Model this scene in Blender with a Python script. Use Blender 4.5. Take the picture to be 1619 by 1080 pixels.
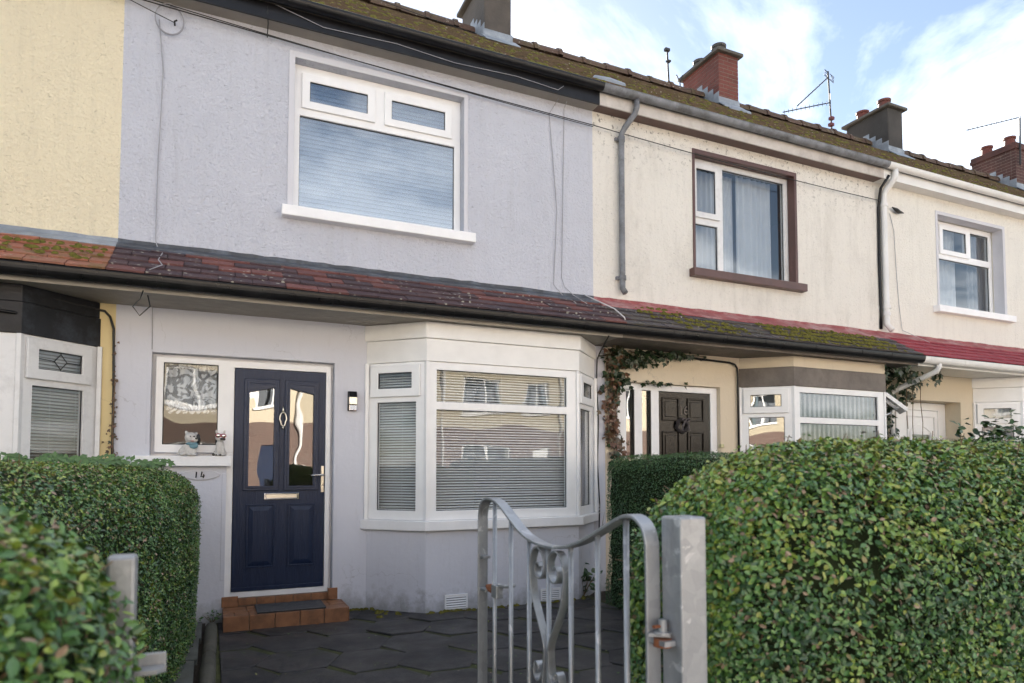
import bpy, bmesh, math, random
import numpy as np
from mathutils import Vector, Matrix

R = math.radians
random.seed(7)
rng = np.random.default_rng(11)
for o in list(bpy.data.objects):
    bpy.data.objects.remove(o)
S = bpy.context.scene
COL = S.collection

# ------------------------------------------------------------------ camera
cam = bpy.data.cameras.new('camera')
cam.sensor_fit = 'HORIZONTAL'; cam.sensor_width = 36
cam.lens = 1059.6 / 1619 * 36
cam.shift_y = (690.4 - 540) / 1619
cam.clip_start = 0.05; cam.clip_end = 2000
cam.dof.use_dof = True; cam.dof.focus_distance = 6.6; cam.dof.aperture_fstop = 5.0
co = bpy.data.objects.new('camera', cam); COL.objects.link(co)
co.location = (0, -6.5, 1.35)
co.rotation_euler = (R(90 + 2.677), 0, -R(24.2376))
S.camera = co

# ------------------------------------------------------------------ sky + sun
SUN_EL, SUN_AZ = 30.0, 19.0            # the sun stands behind the terrace, az measured from +Y towards +X
w = bpy.data.worlds.new('World'); S.world = w; w.use_nodes = True
nt = w.node_tree; nt.nodes.clear()
N = nt.nodes.new; L = nt.links.new
out = N('ShaderNodeOutputWorld'); bg = N('ShaderNodeBackground'); bg.inputs['Strength'].default_value = 0.05
sky = N('ShaderNodeTexSky'); sky.sky_type = 'NISHITA'; sky.sun_disc = False
sky.sun_elevation = R(SUN_EL); sky.sun_rotation = R(SUN_AZ); sky.air_density = 1.0; sky.dust_density = 0.15; sky.ozone_density = 1.0
tc = N('ShaderNodeTexCoord'); sep = N('ShaderNodeSeparateXYZ'); L(tc.outputs['Generated'], sep.inputs[0])
mz = N('ShaderNodeMath'); mz.operation = 'MAXIMUM'; mz.inputs[1].default_value = 0.0; L(sep.outputs['Z'], mz.inputs[0])
az = N('ShaderNodeMath'); az.operation = 'ADD'; az.inputs[1].default_value = 0.12; L(mz.outputs[0], az.inputs[0])
dx_ = N('ShaderNodeMath'); dx_.operation = 'DIVIDE'; L(sep.outputs['X'], dx_.inputs[0]); L(az.outputs[0], dx_.inputs[1])
dy_ = N('ShaderNodeMath'); dy_.operation = 'DIVIDE'; L(sep.outputs['Y'], dy_.inputs[0]); L(az.outputs[0], dy_.inputs[1])
cb = N('ShaderNodeCombineXYZ'); L(dx_.outputs[0], cb.inputs[0]); L(dy_.outputs[0], cb.inputs[1])
mp = N('ShaderNodeMapping'); mp.inputs['Location'].default_value = (7.9, 2.45, 0); mp.inputs['Rotation'].default_value = (0, 0, R(35)); mp.inputs['Scale'].default_value = (0.55, 0.9, 1); L(cb.outputs[0], mp.inputs[0])
n1 = N('ShaderNodeTexNoise'); n1.inputs['Scale'].default_value = 1.3; n1.inputs['Detail'].default_value = 9; n1.inputs['Roughness'].default_value = 0.6; n1.inputs['Distortion'].default_value = 0.5; L(mp.outputs[0], n1.inputs['Vector'])
cr = N('ShaderNodeValToRGB'); cr.color_ramp.elements[0].position = 0.435; cr.color_ramp.elements[1].position = 0.83; L(n1.outputs['Fac'], cr.inputs[0])
bw = N('ShaderNodeRGBToBW'); L(sky.outputs[0], bw.inputs[0])
cm = N('ShaderNodeMath'); cm.operation = 'MULTIPLY_ADD'; cm.inputs[1].default_value = 0.25; cm.inputs[2].default_value = 10.5; L(bw.outputs[0], cm.inputs[0])
cc = N('ShaderNodeVectorMath'); cc.operation = 'SCALE'; cc.inputs[0].default_value = (0.97, 0.985, 1.0); L(cm.outputs[0], cc.inputs['Scale'])
mx = N('ShaderNodeMix'); mx.data_type = 'RGBA'; hs = N('ShaderNodeHueSaturation'); hs.inputs['Saturation'].default_value = 0.85; hs.inputs['Value'].default_value = 0.6; L(sky.outputs[0], hs.inputs['Color'])
L(cr.outputs[0], mx.inputs[0]); L(hs.outputs[0], mx.inputs[6]); L(cc.outputs[0], mx.inputs[7])
L(mx.outputs[2], bg.inputs[0]); L(bg.outputs[0], out.inputs[0])

sl = bpy.data.lights.new('sun', 'SUN'); sl.energy = 5.0; sl.angle = R(0.53); sl.color = (1.0, 0.93, 0.83)
so = bpy.data.objects.new('sun', sl); COL.objects.link(so)
sd = Vector((math.sin(R(SUN_AZ)) * math.cos(R(SUN_EL)), math.cos(R(SUN_AZ)) * math.cos(R(SUN_EL)), math.sin(R(SUN_EL))))
so.rotation_euler = sd.to_track_quat('Z', 'Y').to_euler(); so.location = (10, 40, 30)

V = S.view_settings
V.view_transform = 'Standard'; V.look = 'None'; V.gamma = 1; V.use_curve_mapping = False
V.exposure = 2.82

# ------------------------------------------------------------------ material helpers
MATS = {}
class NT:
    def __init__(s, name):
        s.m = bpy.data.materials.new(name); s.m.use_nodes = True
        s.t = s.m.node_tree; s.b = s.t.nodes['Principled BSDF']; s.o = s.t.nodes['Material Output']
        s.pos = s.n('ShaderNodeNewGeometry').outputs['Position']
        MATS[name] = s.m
    def n(s, k, **kw):
        x = s.t.nodes.new(k)
        for a, v in kw.items(): setattr(x, a, v)
        return x
    def l(s, a, b): s.t.links.new(a, b)
    def noise(s, scale, detail=4, rough=.6, vec=None, dist=0, stretch=None):
        x = s.n('ShaderNodeTexNoise'); x.inputs['Scale'].default_value = scale; x.inputs['Detail'].default_value = detail
        x.inputs['Roughness'].default_value = rough; x.inputs['Distortion'].default_value = dist
        v = vec or s.pos
        if stretch:
            mp = s.n('ShaderNodeMapping'); mp.inputs['Scale'].default_value = stretch; s.l(v, mp.inputs[0]); v = mp.outputs[0]
        s.l(v, x.inputs['Vector']); return x.outputs['Fac']
    def voro(s, scale, feature='F1', vec=None, rand=1.0):
        x = s.n('ShaderNodeTexVoronoi', feature=feature); x.inputs['Scale'].default_value = scale; x.inputs['Randomness'].default_value = rand
        s.l(vec or s.pos, x.inputs['Vector']); return x
    def ramp(s, fac, stops, interp='LINEAR'):
        r = s.n('ShaderNodeValToRGB'); r.color_ramp.interpolation = interp
        e = r.color_ramp.elements
        while len(e) < len(stops): e.new(0.5)
        for i, (p, c) in enumerate(stops):
            e[i].position = p
            c = (c, c, c) if isinstance(c, (int, float)) else c
            e[i].color = (*c, 1)
        s.l(fac, r.inputs[0]); return r.outputs[0]
    def mix(s, fac, a, b, mode='MIX'):
        m = s.n('ShaderNodeMix', data_type='RGBA', blend_type=mode)
        for i, x in ((0, fac), (6, a), (7, b)):
            if isinstance(x, (int, float)): m.inputs[i].default_value = x
            elif isinstance(x, tuple): m.inputs[i].default_value = (*x, 1)
            else: s.l(x, m.inputs[i])
        return m.outputs[2]
    def math(s, op, a, b=None, clamp=False):
        m = s.n('ShaderNodeMath', operation=op, use_clamp=clamp)
        for i, x in ((0, a), (1, b)):
            if x is None: continue
            if isinstance(x, (int, float)): m.inputs[i].default_value = x
            else: s.l(x, m.inputs[i])
        return m.outputs[0]
    def bump(s, h, dist, strength=1.0):
        b = s.n('ShaderNodeBump'); b.inputs['Distance'].default_value = dist; b.inputs['Strength'].default_value = strength
        s.l(h, b.inputs['Height'])
        if s.b.inputs['Normal'].is_linked: s.l(s.b.inputs['Normal'].links[0].from_socket, b.inputs['Normal'])
        s.l(b.outputs[0], s.b.inputs['Normal'])
    def col(s, c):
        if isinstance(c, tuple): s.b.inputs['Base Color'].default_value = (*c, 1)
        else: s.l(c, s.b.inputs['Base Color'])
    def rough(s, r):
        if isinstance(r, (int, float)): s.b.inputs['Roughness'].default_value = r
        else: s.l(r, s.b.inputs['Roughness'])
    def set(s, **kw):
        for k, v in kw.items(): s.b.inputs[k.replace('_', ' ')].default_value = v
    def z(s):
        x = s.n('ShaderNodeSeparateXYZ'); s.l(s.pos, x.inputs[0]); return x.outputs['Z']

def scl(c, k): return tuple(min(1, x * k) for x in c)

def plain(name, c, rough=.5, metal=0.0, var=.12, vs=6, bump=0, bs=80, spec=.5, dirt=0, dirtc=(.06, .05, .04), ds=3):
    t = NT(name)
    col = t.mix(t.ramp(t.noise(vs, 5), [(.3, 0.0), (.7, 1.0)]), scl(c, 1 - var), scl(c, 1 + var))
    if dirt:
        col = t.mix(t.math('MULTIPLY', t.ramp(t.noise(ds, 7, .7), [(.48, 0.0), (.7, 1.0)]), dirt), col, dirtc)
    t.col(col); t.rough(t.math('ADD', t.math('MULTIPLY', t.noise(vs * 3, 3), .16), rough - .08)); t.set(Metallic=metal, Specular_IOR_Level=spec)
    if bump: t.bump(t.noise(bs, 5), bump)
    return t.m

def render_dash(name, c, c2=None, depth=.0115, dirt=0, speck=0):
    """roughcast render: thrown lumps with pits between them"""
    t = NT(name)
    a = t.voro(38, 'SMOOTH_F1').outputs['Distance']
    b = t.noise(55, 6, .65, dist=.6)
    h = t.math('ADD', t.math('MULTIPLY', a, .8), t.math('MULTIPLY', b, 1.5))
    pits = t.ramp(t.noise(34, 3, .5, stretch=(1, 1, 1.5), dist=1.0), [(.28, 0.0), (.40, 1.0)])
    hh = t.math('ADD', h, t.math('MULTIPLY', pits, .45))
    col = t.mix(t.ramp(t.noise(1.3, 5), [(.3, 0.0), (.7, 1.0)]), c, c2 or scl(c, .93))
    col = t.mix(t.ramp(t.noise(34, 3, .5, stretch=(1, 1, 1.5), dist=1.0), [(.27, 0.42), (.35, 0.0)]), col, scl(c, .45))  # pits darkened in the colour, painting in the shade they hold
    col = t.mix(t.ramp(t.noise(2.2, 6, .65, stretch=(6, 6, .5)), [(.52, 0.0), (.75, .12)]), col, (.22, .2, .17))
    if dirt:
        d = t.math('MULTIPLY', t.ramp(t.noise(1.6, 8, .72, stretch=(1.6, 1, .6)), [(.50, 0.0), (.68, 1.0)]), dirt)
        col = t.mix(d, col, (.16, .13, .09))
    if speck:
        sp = t.ramp(t.noise(17, 6, .8), [(.55, 0.0), (.63, 1.0)])
        zz = t.ramp(t.math('DIVIDE', t.z(), 6.0), [(.80, .12), (.9, 1.0)])
        col = t.mix(t.math('MULTIPLY', t.math('MULTIPLY', sp, zz), speck), col, (.07, .06, .045))
    t.col(col); t.rough(.85); t.set(Specular_IOR_Level=.25)
    t.bump(hh, depth, .9)
    return t.m

def smooth_render(name, c, c2=None):
    t = NT(name)
    col = t.mix(t.ramp(t.noise(1.1, 6), [(.3, 0.0), (.7, 1.0)]), c, c2 or scl(c, .94))
    col = t.mix(t.ramp(t.noise(5, 8, .75, stretch=(3, 3, .5)), [(.55, 0.0), (.8, .22)]), col, (.3, .28, .26))
    sp = t.math('SUBTRACT', t.noise(7, 7, .7), t.math('MULTIPLY', t.z(), 1.6))
    col = t.mix(t.ramp(sp, [(.18, 0.0), (.5, .5)]), col, (.10, .095, .06))
    cr_ = t.n('ShaderNodeTexVoronoi', feature='DISTANCE_TO_EDGE'); cr_.inputs['Scale'].default_value = 1.1
    wv = t.n('ShaderNodeVectorMath', operation='ADD'); nn = t.n('ShaderNodeTexNoise'); nn.inputs['Scale'].default_value = 3; nn.inputs['Detail'].default_value = 6; t.l(t.pos, nn.inputs['Vector']); t.l(t.pos, wv.inputs[0]); t.l(nn.outputs['Color'], wv.inputs[1]); t.l(wv.outputs[0], cr_.inputs['Vector'])
    ck = t.math('MULTIPLY', t.ramp(cr_.outputs['Distance'], [(0, 1.0), (.006, 0.0)]), t.ramp(t.noise(.9, 2), [(.52, 0.0), (.60, .35)]))
    col = t.mix(ck, col, (.2, .19, .18))
    t.col(col); t.rough(.7); t.set(Specular_IOR_Level=.3)
    t.bump(t.noise(14, 7, .6), .006, .6)
    return t.m

def tile_mat(name, c, c2, lichen=.3, moss=.0, rough=.75, lc=(.50, .49, .42)):
    t = NT(name)
    oi = t.n('ShaderNodeObjectInfo').outputs['Random']
    col = t.mix(oi, c, c2)
    col = t.mix(t.ramp(t.noise(9, 6, .7), [(.35, 0.0), (.75, .75)]), col, scl(c, .5))
    if lichen:
        v = t.voro(15).outputs['Distance']; k = t.noise(30, 4)
        li = t.ramp(t.math('ADD', v, t.math('MULTIPLY', k, .5)), [(.40, 1.0), (.48, 0.0)])
        gate = t.ramp(t.noise(2.4, 4), [(.42, 0.0), (.56, 1.0)])
        col = t.mix(t.math('MULTIPLY', t.math('MULTIPLY', li, gate), lichen), col, lc)
    if moss:
        mo = t.ramp(t.noise(5, 8, .75), [(.50, 0.0), (.58, 1.0)])
        col = t.mix(t.math('MULTIPLY', mo, moss), col, (.11, .098, .026))
    t.col(col); t.rough(rough); t.set(Specular_IOR_Level=.3)
    t.bump(t.noise(60, 6, .7), .004)
    return t.m

def glass(name, base=.09, tint=(1, 1, 1), wavy=0.0):
    m = bpy.data.materials.new(name); m.use_nodes = True; t = m.node_tree; t.nodes.clear()
    o = t.nodes.new('ShaderNodeOutputMaterial'); mx = t.nodes.new('ShaderNodeMixShader')
    tr = t.nodes.new('ShaderNodeBsdfTransparent'); tr.inputs[0].default_value = (*tint, 1)
    gl = t.nodes.new('ShaderNodeBsdfGlossy'); gl.inputs['Roughness'].default_value = 0.0; gl.inputs[0].default_value = (1, 1, 1, 1)
    lw = t.nodes.new('ShaderNodeLayerWeight'); lw.inputs[0].default_value = .5
    pw = t.nodes.new('ShaderNodeMath'); pw.operation = 'POWER'; pw.inputs[1].default_value = 5
    ma = t.nodes.new('ShaderNodeMath'); ma.operation = 'MULTIPLY_ADD'; ma.inputs[1].default_value = 1 - base; ma.inputs[2].default_value = base
    t.links.new(lw.outputs['Facing'], pw.inputs[0]); t.links.new(pw.outputs[0], ma.inputs[0]); t.links.new(ma.outputs[0], mx.inputs[0])
    t.links.new(tr.outputs[0], mx.inputs[1]); t.links.new(gl.outputs[0], mx.inputs[2]); t.links.new(mx.outputs[0], o.inputs[0])
    g = t.nodes.new('ShaderNodeNewGeometry'); nz = t.nodes.new('ShaderNodeTexNoise'); nz.inputs['Scale'].default_value = 2.2 if wavy < .01 else 7
    nz.inputs['Detail'].default_value = 1
    t.links.new(g.outputs['Position'], nz.inputs['Vector']); bp = t.nodes.new('ShaderNodeBump'); bp.inputs['Distance'].default_value = .0022 + wavy
    t.links.new(nz.outputs[0], bp.inputs['Height']); t.links.new(bp.outputs[0], gl.inputs['Normal'])
    MATS[name] = m
    return m

def leaf_mat(name, stops, rough=.36):
    t = NT(name)
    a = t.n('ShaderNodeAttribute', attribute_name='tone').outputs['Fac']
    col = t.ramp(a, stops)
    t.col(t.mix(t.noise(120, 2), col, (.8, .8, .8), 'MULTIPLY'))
    t.rough(rough); t.set(Specular_IOR_Level=.55)
    return t.m

# ------------------------------------------------------------------ mesh helpers
ROOT = {}
def wloc(o): return Vector(ROOT.get(o.name, (0, 0, 0))) if o else Vector((0, 0, 0))
def tag(o, label=None, cat=None, group=None, kind=None):
    if label: o['label'] = label
    if cat: o['category'] = cat
    if group: o['group'] = group
    if kind: o['kind'] = kind
    return o
def empty(name, loc, label, cat, group=None):
    o = bpy.data.objects.new(name, None); COL.objects.link(o); o.location = loc; o.empty_display_size = .2
    ROOT[o.name] = tuple(loc)
    return tag(o, label, cat, group)
def link(name, me, parent=None, org=None):
    o = bpy.data.objects.new(name, me); COL.objects.link(o)
    if parent:
        o.parent = parent; ROOT[o.name] = tuple(wloc(parent))
    elif org is not None:
        o.location = org; ROOT[o.name] = tuple(org)
    return o

class MB:
    def __init__(s): s.v = []; s.f = []
    def add(s, vs, fs):
        k = len(s.v); s.v += [tuple(p) for p in vs]; s.f += [tuple(i + k for i in f) for f in fs]; return s
    def box(s, x0, x1, y0, y1, z0, z1):
        return s.add([(x0, y0, z0), (x1, y0, z0), (x1, y1, z0), (x0, y1, z0), (x0, y0, z1), (x1, y0, z1), (x1, y1, z1), (x0, y1, z1)],
                     [(0, 3, 2, 1), (4, 5, 6, 7), (0, 1, 5, 4), (1, 2, 6, 5), (2, 3, 7, 6), (3, 0, 4, 7)])
    def fbox(s, F, u0, u1, n0, n1, z0, z1):
        k = len(s.v); s.box(u0, u1, -n1, -n0, z0, z1)
        for i in range(k, len(s.v)): s.v[i] = F(s.v[i][0], -s.v[i][1], s.v[i][2])
        return s
    def prism(s, poly, z0, z1):
        n = len(poly)
        vs = [(x, y, z0) for x, y in poly] + [(x, y, z1) for x, y in poly]
        return s.add(vs, [tuple(range(n - 1, -1, -1)), tuple(range(n, 2 * n))] + [(i, (i + 1) % n, n + (i + 1) % n, n + i) for i in range(n)])
    def profx(s, prof, x0, x1, closed=True, caps=True):
        n = len(prof)
        vs = [(x0, y, z) for y, z in prof] + [(x1, y, z) for y, z in prof]
        fs = [(i, (i + 1) % n, n + (i + 1) % n, n + i) for i in range(n if closed else n - 1)]
        if closed and caps: fs += [tuple(range(n - 1, -1, -1)), tuple(range(n, 2 * n))]
        return s.add(vs, fs)
    def tube(s, pts, r, n=6, cap=True):
        pts = [Vector(p) for p in pts]; rs = r if isinstance(r, (list, tuple)) else [r] * len(pts)
        k = len(s.v); up = None
        for i, p in enumerate(pts):
            d = (pts[min(i + 1, len(pts) - 1)] - pts[max(i - 1, 0)])
            if d.length < 1e-9: d = Vector((0, 0, 1))
            d.normalize()
            if up is None: up = d.orthogonal().normalized()
            up = (up - d * up.dot(d))
            up = up.normalized() if up.length > 1e-6 else d.orthogonal().normalized()
            q = d.cross(up)
            for j in range(n):
                a = 2 * math.pi * j / n
                s.v.append(tuple(p + (up * math.cos(a) + q * math.sin(a)) * rs[i]))
        for i in range(len(pts) - 1):
            for j in range(n):
                a, b = k + i * n + j, k + i * n + (j + 1) % n
                s.f.append((a, b, b + n, a + n))
        if cap:
            s.f.append(tuple(k + j for j in range(n - 1, -1, -1))); e = k + (len(pts) - 1) * n
            s.f.append(tuple(e + j for j in range(n)))
        return s
    def ribbon(s, pts, wdir, wd, th):
        """flat bar swept along pts; width wd along wdir, thickness th"""
        pts = [Vector(p) for p in pts]; W = Vector(wdir).normalized(); k = len(s.v)
        for i, p in enumerate(pts):
            d = (pts[min(i + 1, len(pts) - 1)] - pts[max(i - 1, 0)]).normalized()
            q = d.cross(W).normalized() * (th / 2)
            for a, b in ((-1, -1), (1, -1), (1, 1), (-1, 1)): s.v.append(tuple(p + W * (a * wd / 2) + q * b))
        for i in range(len(pts) - 1):
            for j in range(4):
                a, b = k + i * 4 + j, k + i * 4 + (j + 1) % 4; s.f.append((a, b, b + 4, a + 4))
        e = k + (len(pts) - 1) * 4
        s.f += [(k + 3, k + 2, k + 1, k), (e, e + 1, e + 2, e + 3)]
        return s
    def lathe(s, prof, c, n=16):
        k = len(s.v)
        for r, z in prof:
            for j in range(n):
                a = 2 * math.pi * j / n; s.v.append((c[0] + r * math.cos(a), c[1] + r * math.sin(a), c[2] + z))
        for i in range(len(prof) - 1):
            for j in range(n):
                a, b = k + i * n + j, k + i * n + (j + 1) % n; s.f.append((a, b, b + n, a + n))
        return s
    def slab(s, F, u0, u1, z0, z1, n0, n1, holes):
        """plate in facet space with rectangular holes (u0,u1,z0,z1) cut right through, reveals included"""
        us = sorted({u0, u1, *[min(max(h[i], u0), u1) for h in holes for i in (0, 1)]})
        zs = sorted({z0, z1, *[min(max(h[i], z0), z1) for h in holes for i in (2, 3)]})
        nu, nz = len(us) - 1, len(zs) - 1
        solid = [[not any(h[0] < (us[i] + us[i + 1]) / 2 < h[1] and h[2] < (zs[j] + zs[j + 1]) / 2 < h[3] for h in holes) for j in range(nz)] for i in range(nu)]
        S_ = lambda i, j: 0 <= i < nu and 0 <= j < nz and solid[i][j]
        idx = {}
        def v(i, j, n):
            key = (i, j, n)
            if key not in idx: idx[key] = len(s.v); s.v.append(F(us[i], n, zs[j]))
            return idx[key]
        for i in range(nu):
            for j in range(nz):
                if not solid[i][j]: continue
                s.f.append((v(i, j, n1), v(i + 1, j, n1), v(i + 1, j + 1, n1), v(i, j + 1, n1)))
                s.f.append((v(i, j, n0), v(i, j + 1, n0), v(i + 1, j + 1, n0), v(i + 1, j, n0)))
                if not S_(i - 1, j): s.f.append((v(i, j, n0), v(i, j, n1), v(i, j + 1, n1), v(i, j + 1, n0)))
                if not S_(i + 1, j): s.f.append((v(i + 1, j, n1), v(i + 1, j, n0), v(i + 1, j + 1, n0), v(i + 1, j + 1, n1)))
                if not S_(i, j - 1): s.f.append((v(i, j, n0), v(i + 1, j, n0), v(i + 1, j, n1), v(i, j, n1)))
                if not S_(i, j + 1): s.f.append((v(i, j + 1, n1), v(i + 1, j + 1, n1), v(i + 1, j + 1, n0), v(i, j + 1, n0)))
        return s
    def mesh(s, name, m, smooth=False, off=(0, 0, 0)):
        me = bpy.data.meshes.new(name)
        me.from_pydata([(x - off[0], y - off[1], z - off[2]) for x, y, z in s.v], [], s.f); me.update()
        me.materials.append(m if not isinstance(m, str) else MATS[m])
        bm = bmesh.new(); bm.from_mesh(me); bmesh.ops.recalc_face_normals(bm, faces=bm.faces); bm.to_mesh(me); bm.free()
        if smooth: me.polygons.foreach_set('use_smooth', [True] * len(me.polygons))
        return me
    def build(s, name, m, parent=None, org=None, smooth=False, bevel=0):
        off = wloc(parent) if parent else (org or (0, 0, 0))
        o = link(name, s.mesh(name, m, smooth, off), parent, org)
        if bevel:
            b = o.modifiers.new('bevel', 'BEVEL'); b.width = bevel; b.segments = 2; b.limit_method = 'ANGLE'; b.angle_limit = R(40)
        return o

def facet(o, u):
    """facet frame: o = plan origin, u = plan direction along the facet; n is outward (towards the street for u = +X)"""
    ux, uy = Vector(u).normalized(); nx, ny = uy, -ux
    return lambda a, n, z: (o[0] + ux * a + nx * n, o[1] + uy * a + ny * n, z)
FW = facet((0, 0), (1, 0))          # facade: u = X, n = -Y
def shiftF(dx): return facet((dx, 0), (1, 0))

def text_mesh(txt, size, ext, m, shear=0.0):
    cu = bpy.data.curves.new('t', 'FONT'); cu.body = txt; cu.size = size; cu.extrude = ext; cu.align_x = 'CENTER'; cu.shear = shear
    o = bpy.data.objects.new('t', cu); COL.objects.link(o); bpy.context.view_layer.update()
    me = bpy.data.meshes.new_from_object(o.evaluated_get(bpy.context.evaluated_depsgraph_get()))
    bpy.data.objects.remove(o); me.materials.clear(); me.materials.append(MATS[m]); return me

def blobs(ells, voxel=.006, smooth=4):
    """one continuous skin over overlapping ellipsoids (cx,cy,cz, rx,ry,rz, [rot xyz deg])"""
    bm = bmesh.new()
    for e in ells:
        rot = Matrix.Identity(4)
        if len(e) > 6: rot = Matrix.Rotation(R(e[8]), 4, 'Z') @ Matrix.Rotation(R(e[7]), 4, 'Y') @ Matrix.Rotation(R(e[6]), 4, 'X')
        bmesh.ops.create_icosphere(bm, subdivisions=3, radius=1, matrix=Matrix.Translation(e[:3]) @ rot @ Matrix.Diagonal((*e[3:6], 1)))
    me = bpy.data.meshes.new('b'); bm.to_mesh(me); bm.free()
    o = bpy.data.objects.new('b', me); COL.objects.link(o)
    rm = o.modifiers.new('r', 'REMESH'); rm.mode = 'VOXEL'; rm.voxel_size = voxel; rm.use_smooth_shade = True
    sm = o.modifiers.new('s', 'SMOOTH'); sm.iterations = smooth; sm.factor = .5
    bpy.context.view_layer.update()
    r = bpy.data.meshes.new_from_object(o.evaluated_get(bpy.context.evaluated_depsgraph_get()))
    bpy.data.objects.remove(o); r.polygons.foreach_set('use_smooth', [True] * len(r.polygons)); return r

# leaves -------------------------------------------------------------
OVAL = [(0, 0, 0), (.22, .20, .05), (.52, .27, .09), (.80, .17, .05), (1, 0, -.04), (.80, -.17, .05), (.52, -.27, .09), (.22, -.20, .05)]
OVALF = [(0, 3, 2, 1), (0, 4, 3), (0, 5, 4), (0, 7, 6, 5)]
SMALL = [(0, 0, 0), (.45, .29, .10), (1, 0, -.03), (.45, -.29, .10)]
SMALLF = [(0, 2, 1), (0, 3, 2)]
MID = [(0, 0, 0), (.30, .25, .08), (.68, .24, .09), (1, 0, -.03), (.68, -.24, .09), (.30, -.25, .08)]
MIDF = [(0, 3, 2, 1), (0, 5, 4, 3)]
IVY = [(0, 0, 0), (.05, .30, .03), (.45, .52, .07), (.5, .22, .03), (1, 0, -.08), (.5, -.22, .03), (.45, -.52, .07), (.05, -.30, .03)]
IVYF = [(0, 3, 2, 1), (0, 4, 3), (0, 5, 4), (0, 7, 6, 5)]
def leaves(name, P, U, W, size, tone, m, tmpl=OVAL, faces=OVALF):
    P, U, W = np.asarray(P, float), np.asarray(U, float), np.asarray(W, float)
    W = W / np.linalg.norm(W, axis=1, keepdims=True)
    U = U - W * (U * W).sum(1, keepdims=True); U /= np.maximum(np.linalg.norm(U, axis=1, keepdims=True), 1e-6)
    Vv = np.cross(W, U); T = np.array(tmpl); k = len(T); n = len(P); size = np.broadcast_to(size, (n,))
    vs = P[:, None, :] + size[:, None, None] * (T[None, :, 0:1] * U[:, None] + T[None, :, 1:2] * Vv[:, None] + T[None, :, 2:3] * W[:, None])
    vs = vs.reshape(-1, 3)
    me = bpy.data.meshes.new(name); me.vertices.add(n * k); me.vertices.foreach_set('co', vs.ravel())
    lens = [len(f) for f in faces]; flat = np.concatenate([np.array(f) for f in faces])
    li = (np.arange(n)[:, None] * k + flat[None]).ravel()
    me.loops.add(len(li)); me.loops.foreach_set('vertex_index', li.astype(np.int32))
    nf = len(faces) * n; me.polygons.add(nf)
    tot = np.tile(lens, n); st = np.concatenate([[0], np.cumsum(tot)[:-1]])
    me.polygons.foreach_set('loop_start', st.astype(np.int32)); me.polygons.foreach_set('loop_total', tot.astype(np.int32))
    me.update(calc_edges=True)
    at = me.attributes.new('tone', 'FLOAT', 'POINT'); at.data.foreach_set('value', np.repeat(tone, k).astype(np.float32))
    me.materials.append(MATS[m]); return me

# ------------------------------------------------------------------ materials
GREY = (.60, .615, .685); CREAM = (.62, .56, .45)
render_dash('grey_roughcast', GREY)
render_dash('yellow_roughcast', (.84, .75, .55), (.80, .71, .52))
render_dash('cream_roughcast', (.80, .765, .70), (.77, .735, .675), depth=.009, dirt=.18, speck=.85)
render_dash('white_roughcast', (.81, .78, .71), (.79, .76, .695), depth=.009, dirt=.08, speck=.2)
smooth_render('grey_render', (.66, .67, .735))
smooth_render('yellow_render', (.74, .60, .32))
smooth_render('cream_render', (.72, .62, .47), (.67, .58, .45))
smooth_render('pale_render', (.66, .57, .43))
smooth_render('grey_margin', (.62, .62, .66))
plain('white_upvc', (.86, .86, .86), .32, var=.03)
plain('old_upvc', (.74, .74, .74), .4, var=.05, dirt=.25, ds=6)
plain('white_paint', (.86, .86, .87), .45, var=.04, bump=.002, bs=40)
plain('white_board', (.86, .85, .83), .45, var=.04)
plain('brown_paint', (.105, .052, .045), .4, var=.15, dirt=.2, ds=5)
plain('brown_timber', (.16, .135, .115), .6, var=.2, dirt=.5, ds=2.5, bump=.003, bs=30)
plain('black_paint', (.009, .009, .011), .33, var=.3, spec=.35, dirt=.07, dirtc=(.12, .13, .15), ds=2.5)
plain('black_plastic', (.007, .007, .008), .30, var=.2, spec=.32, dirt=.12, dirtc=(.08, .08, .085), ds=4)
plain('peeling_black', (.007, .007, .009), .42, var=.4, spec=.35, dirt=.35, dirtc=(.12, .14, .18), ds=2.2, bump=.003, bs=25)
plain('soffit_grey', (.34, .31, .27), .6, var=.1, dirt=.4, ds=1.5)
plain('grey_pipe', (.20, .21, .23), .5, var=.25, dirt=.8, dirtc=(.05, .045, .04), ds=4, bump=.002, bs=30)
plain('pale_fascia', (.55, .51, .47), .55, var=.12, dirt=.5, dirtc=(.17, .12, .10), ds=2)
plain('white_plastic', (.78, .77, .75), .35, var=.05, dirt=.15, ds=3)
plain('lead', (.23, .26, .30), .5, metal=.0, var=.2, dirt=.4, dirtc=(.45, .47, .5), ds=3, bump=.004, bs=14)
plain('dark_lead', (.05, .055, .065), .42, var=.35, dirt=.5, dirtc=(.17, .21, .27), ds=3, bump=.006, bs=14)
plain('red_flashing', (.27, .060, .062), .6, var=.25, dirt=.65, dirtc=(.42, .33, .32), ds=3, bump=.003, bs=20)
tile_mat('tile_orange', (.42, .17, .115), (.30, .15, .105), lichen=.95, moss=.55, lc=(.33, .31, .25))
tile_mat('tile_purple', (.075, .052, .062), (.10, .06, .065), lichen=.8)
tile_mat('tile_red', (.21, .088, .08), (.15, .07, .068), lichen=.6)
tile_mat('tile_slate', (.075, .068, .075), (.11, .09, .09), lichen=.5, moss=.35)
tile_mat('tile_painted', (.30, .045, .065), (.34, .06, .08), lichen=.05)
tile_mat('roof_tile', (.13, .095, .065), (.16, .11, .075), lichen=.5, moss=.45)
tile_mat('ridge_tile', (.13, .08, .06), (.10, .07, .055), lichen=.5, moss=.3)
plain('moss', (.115, .105, .024), .95, var=.4, vs=25, spec=.1)
plain('deck', (.05, .045, .04), .9)
plain('room_wall', (.42, .39, .34), .8, var=.04)
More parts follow.
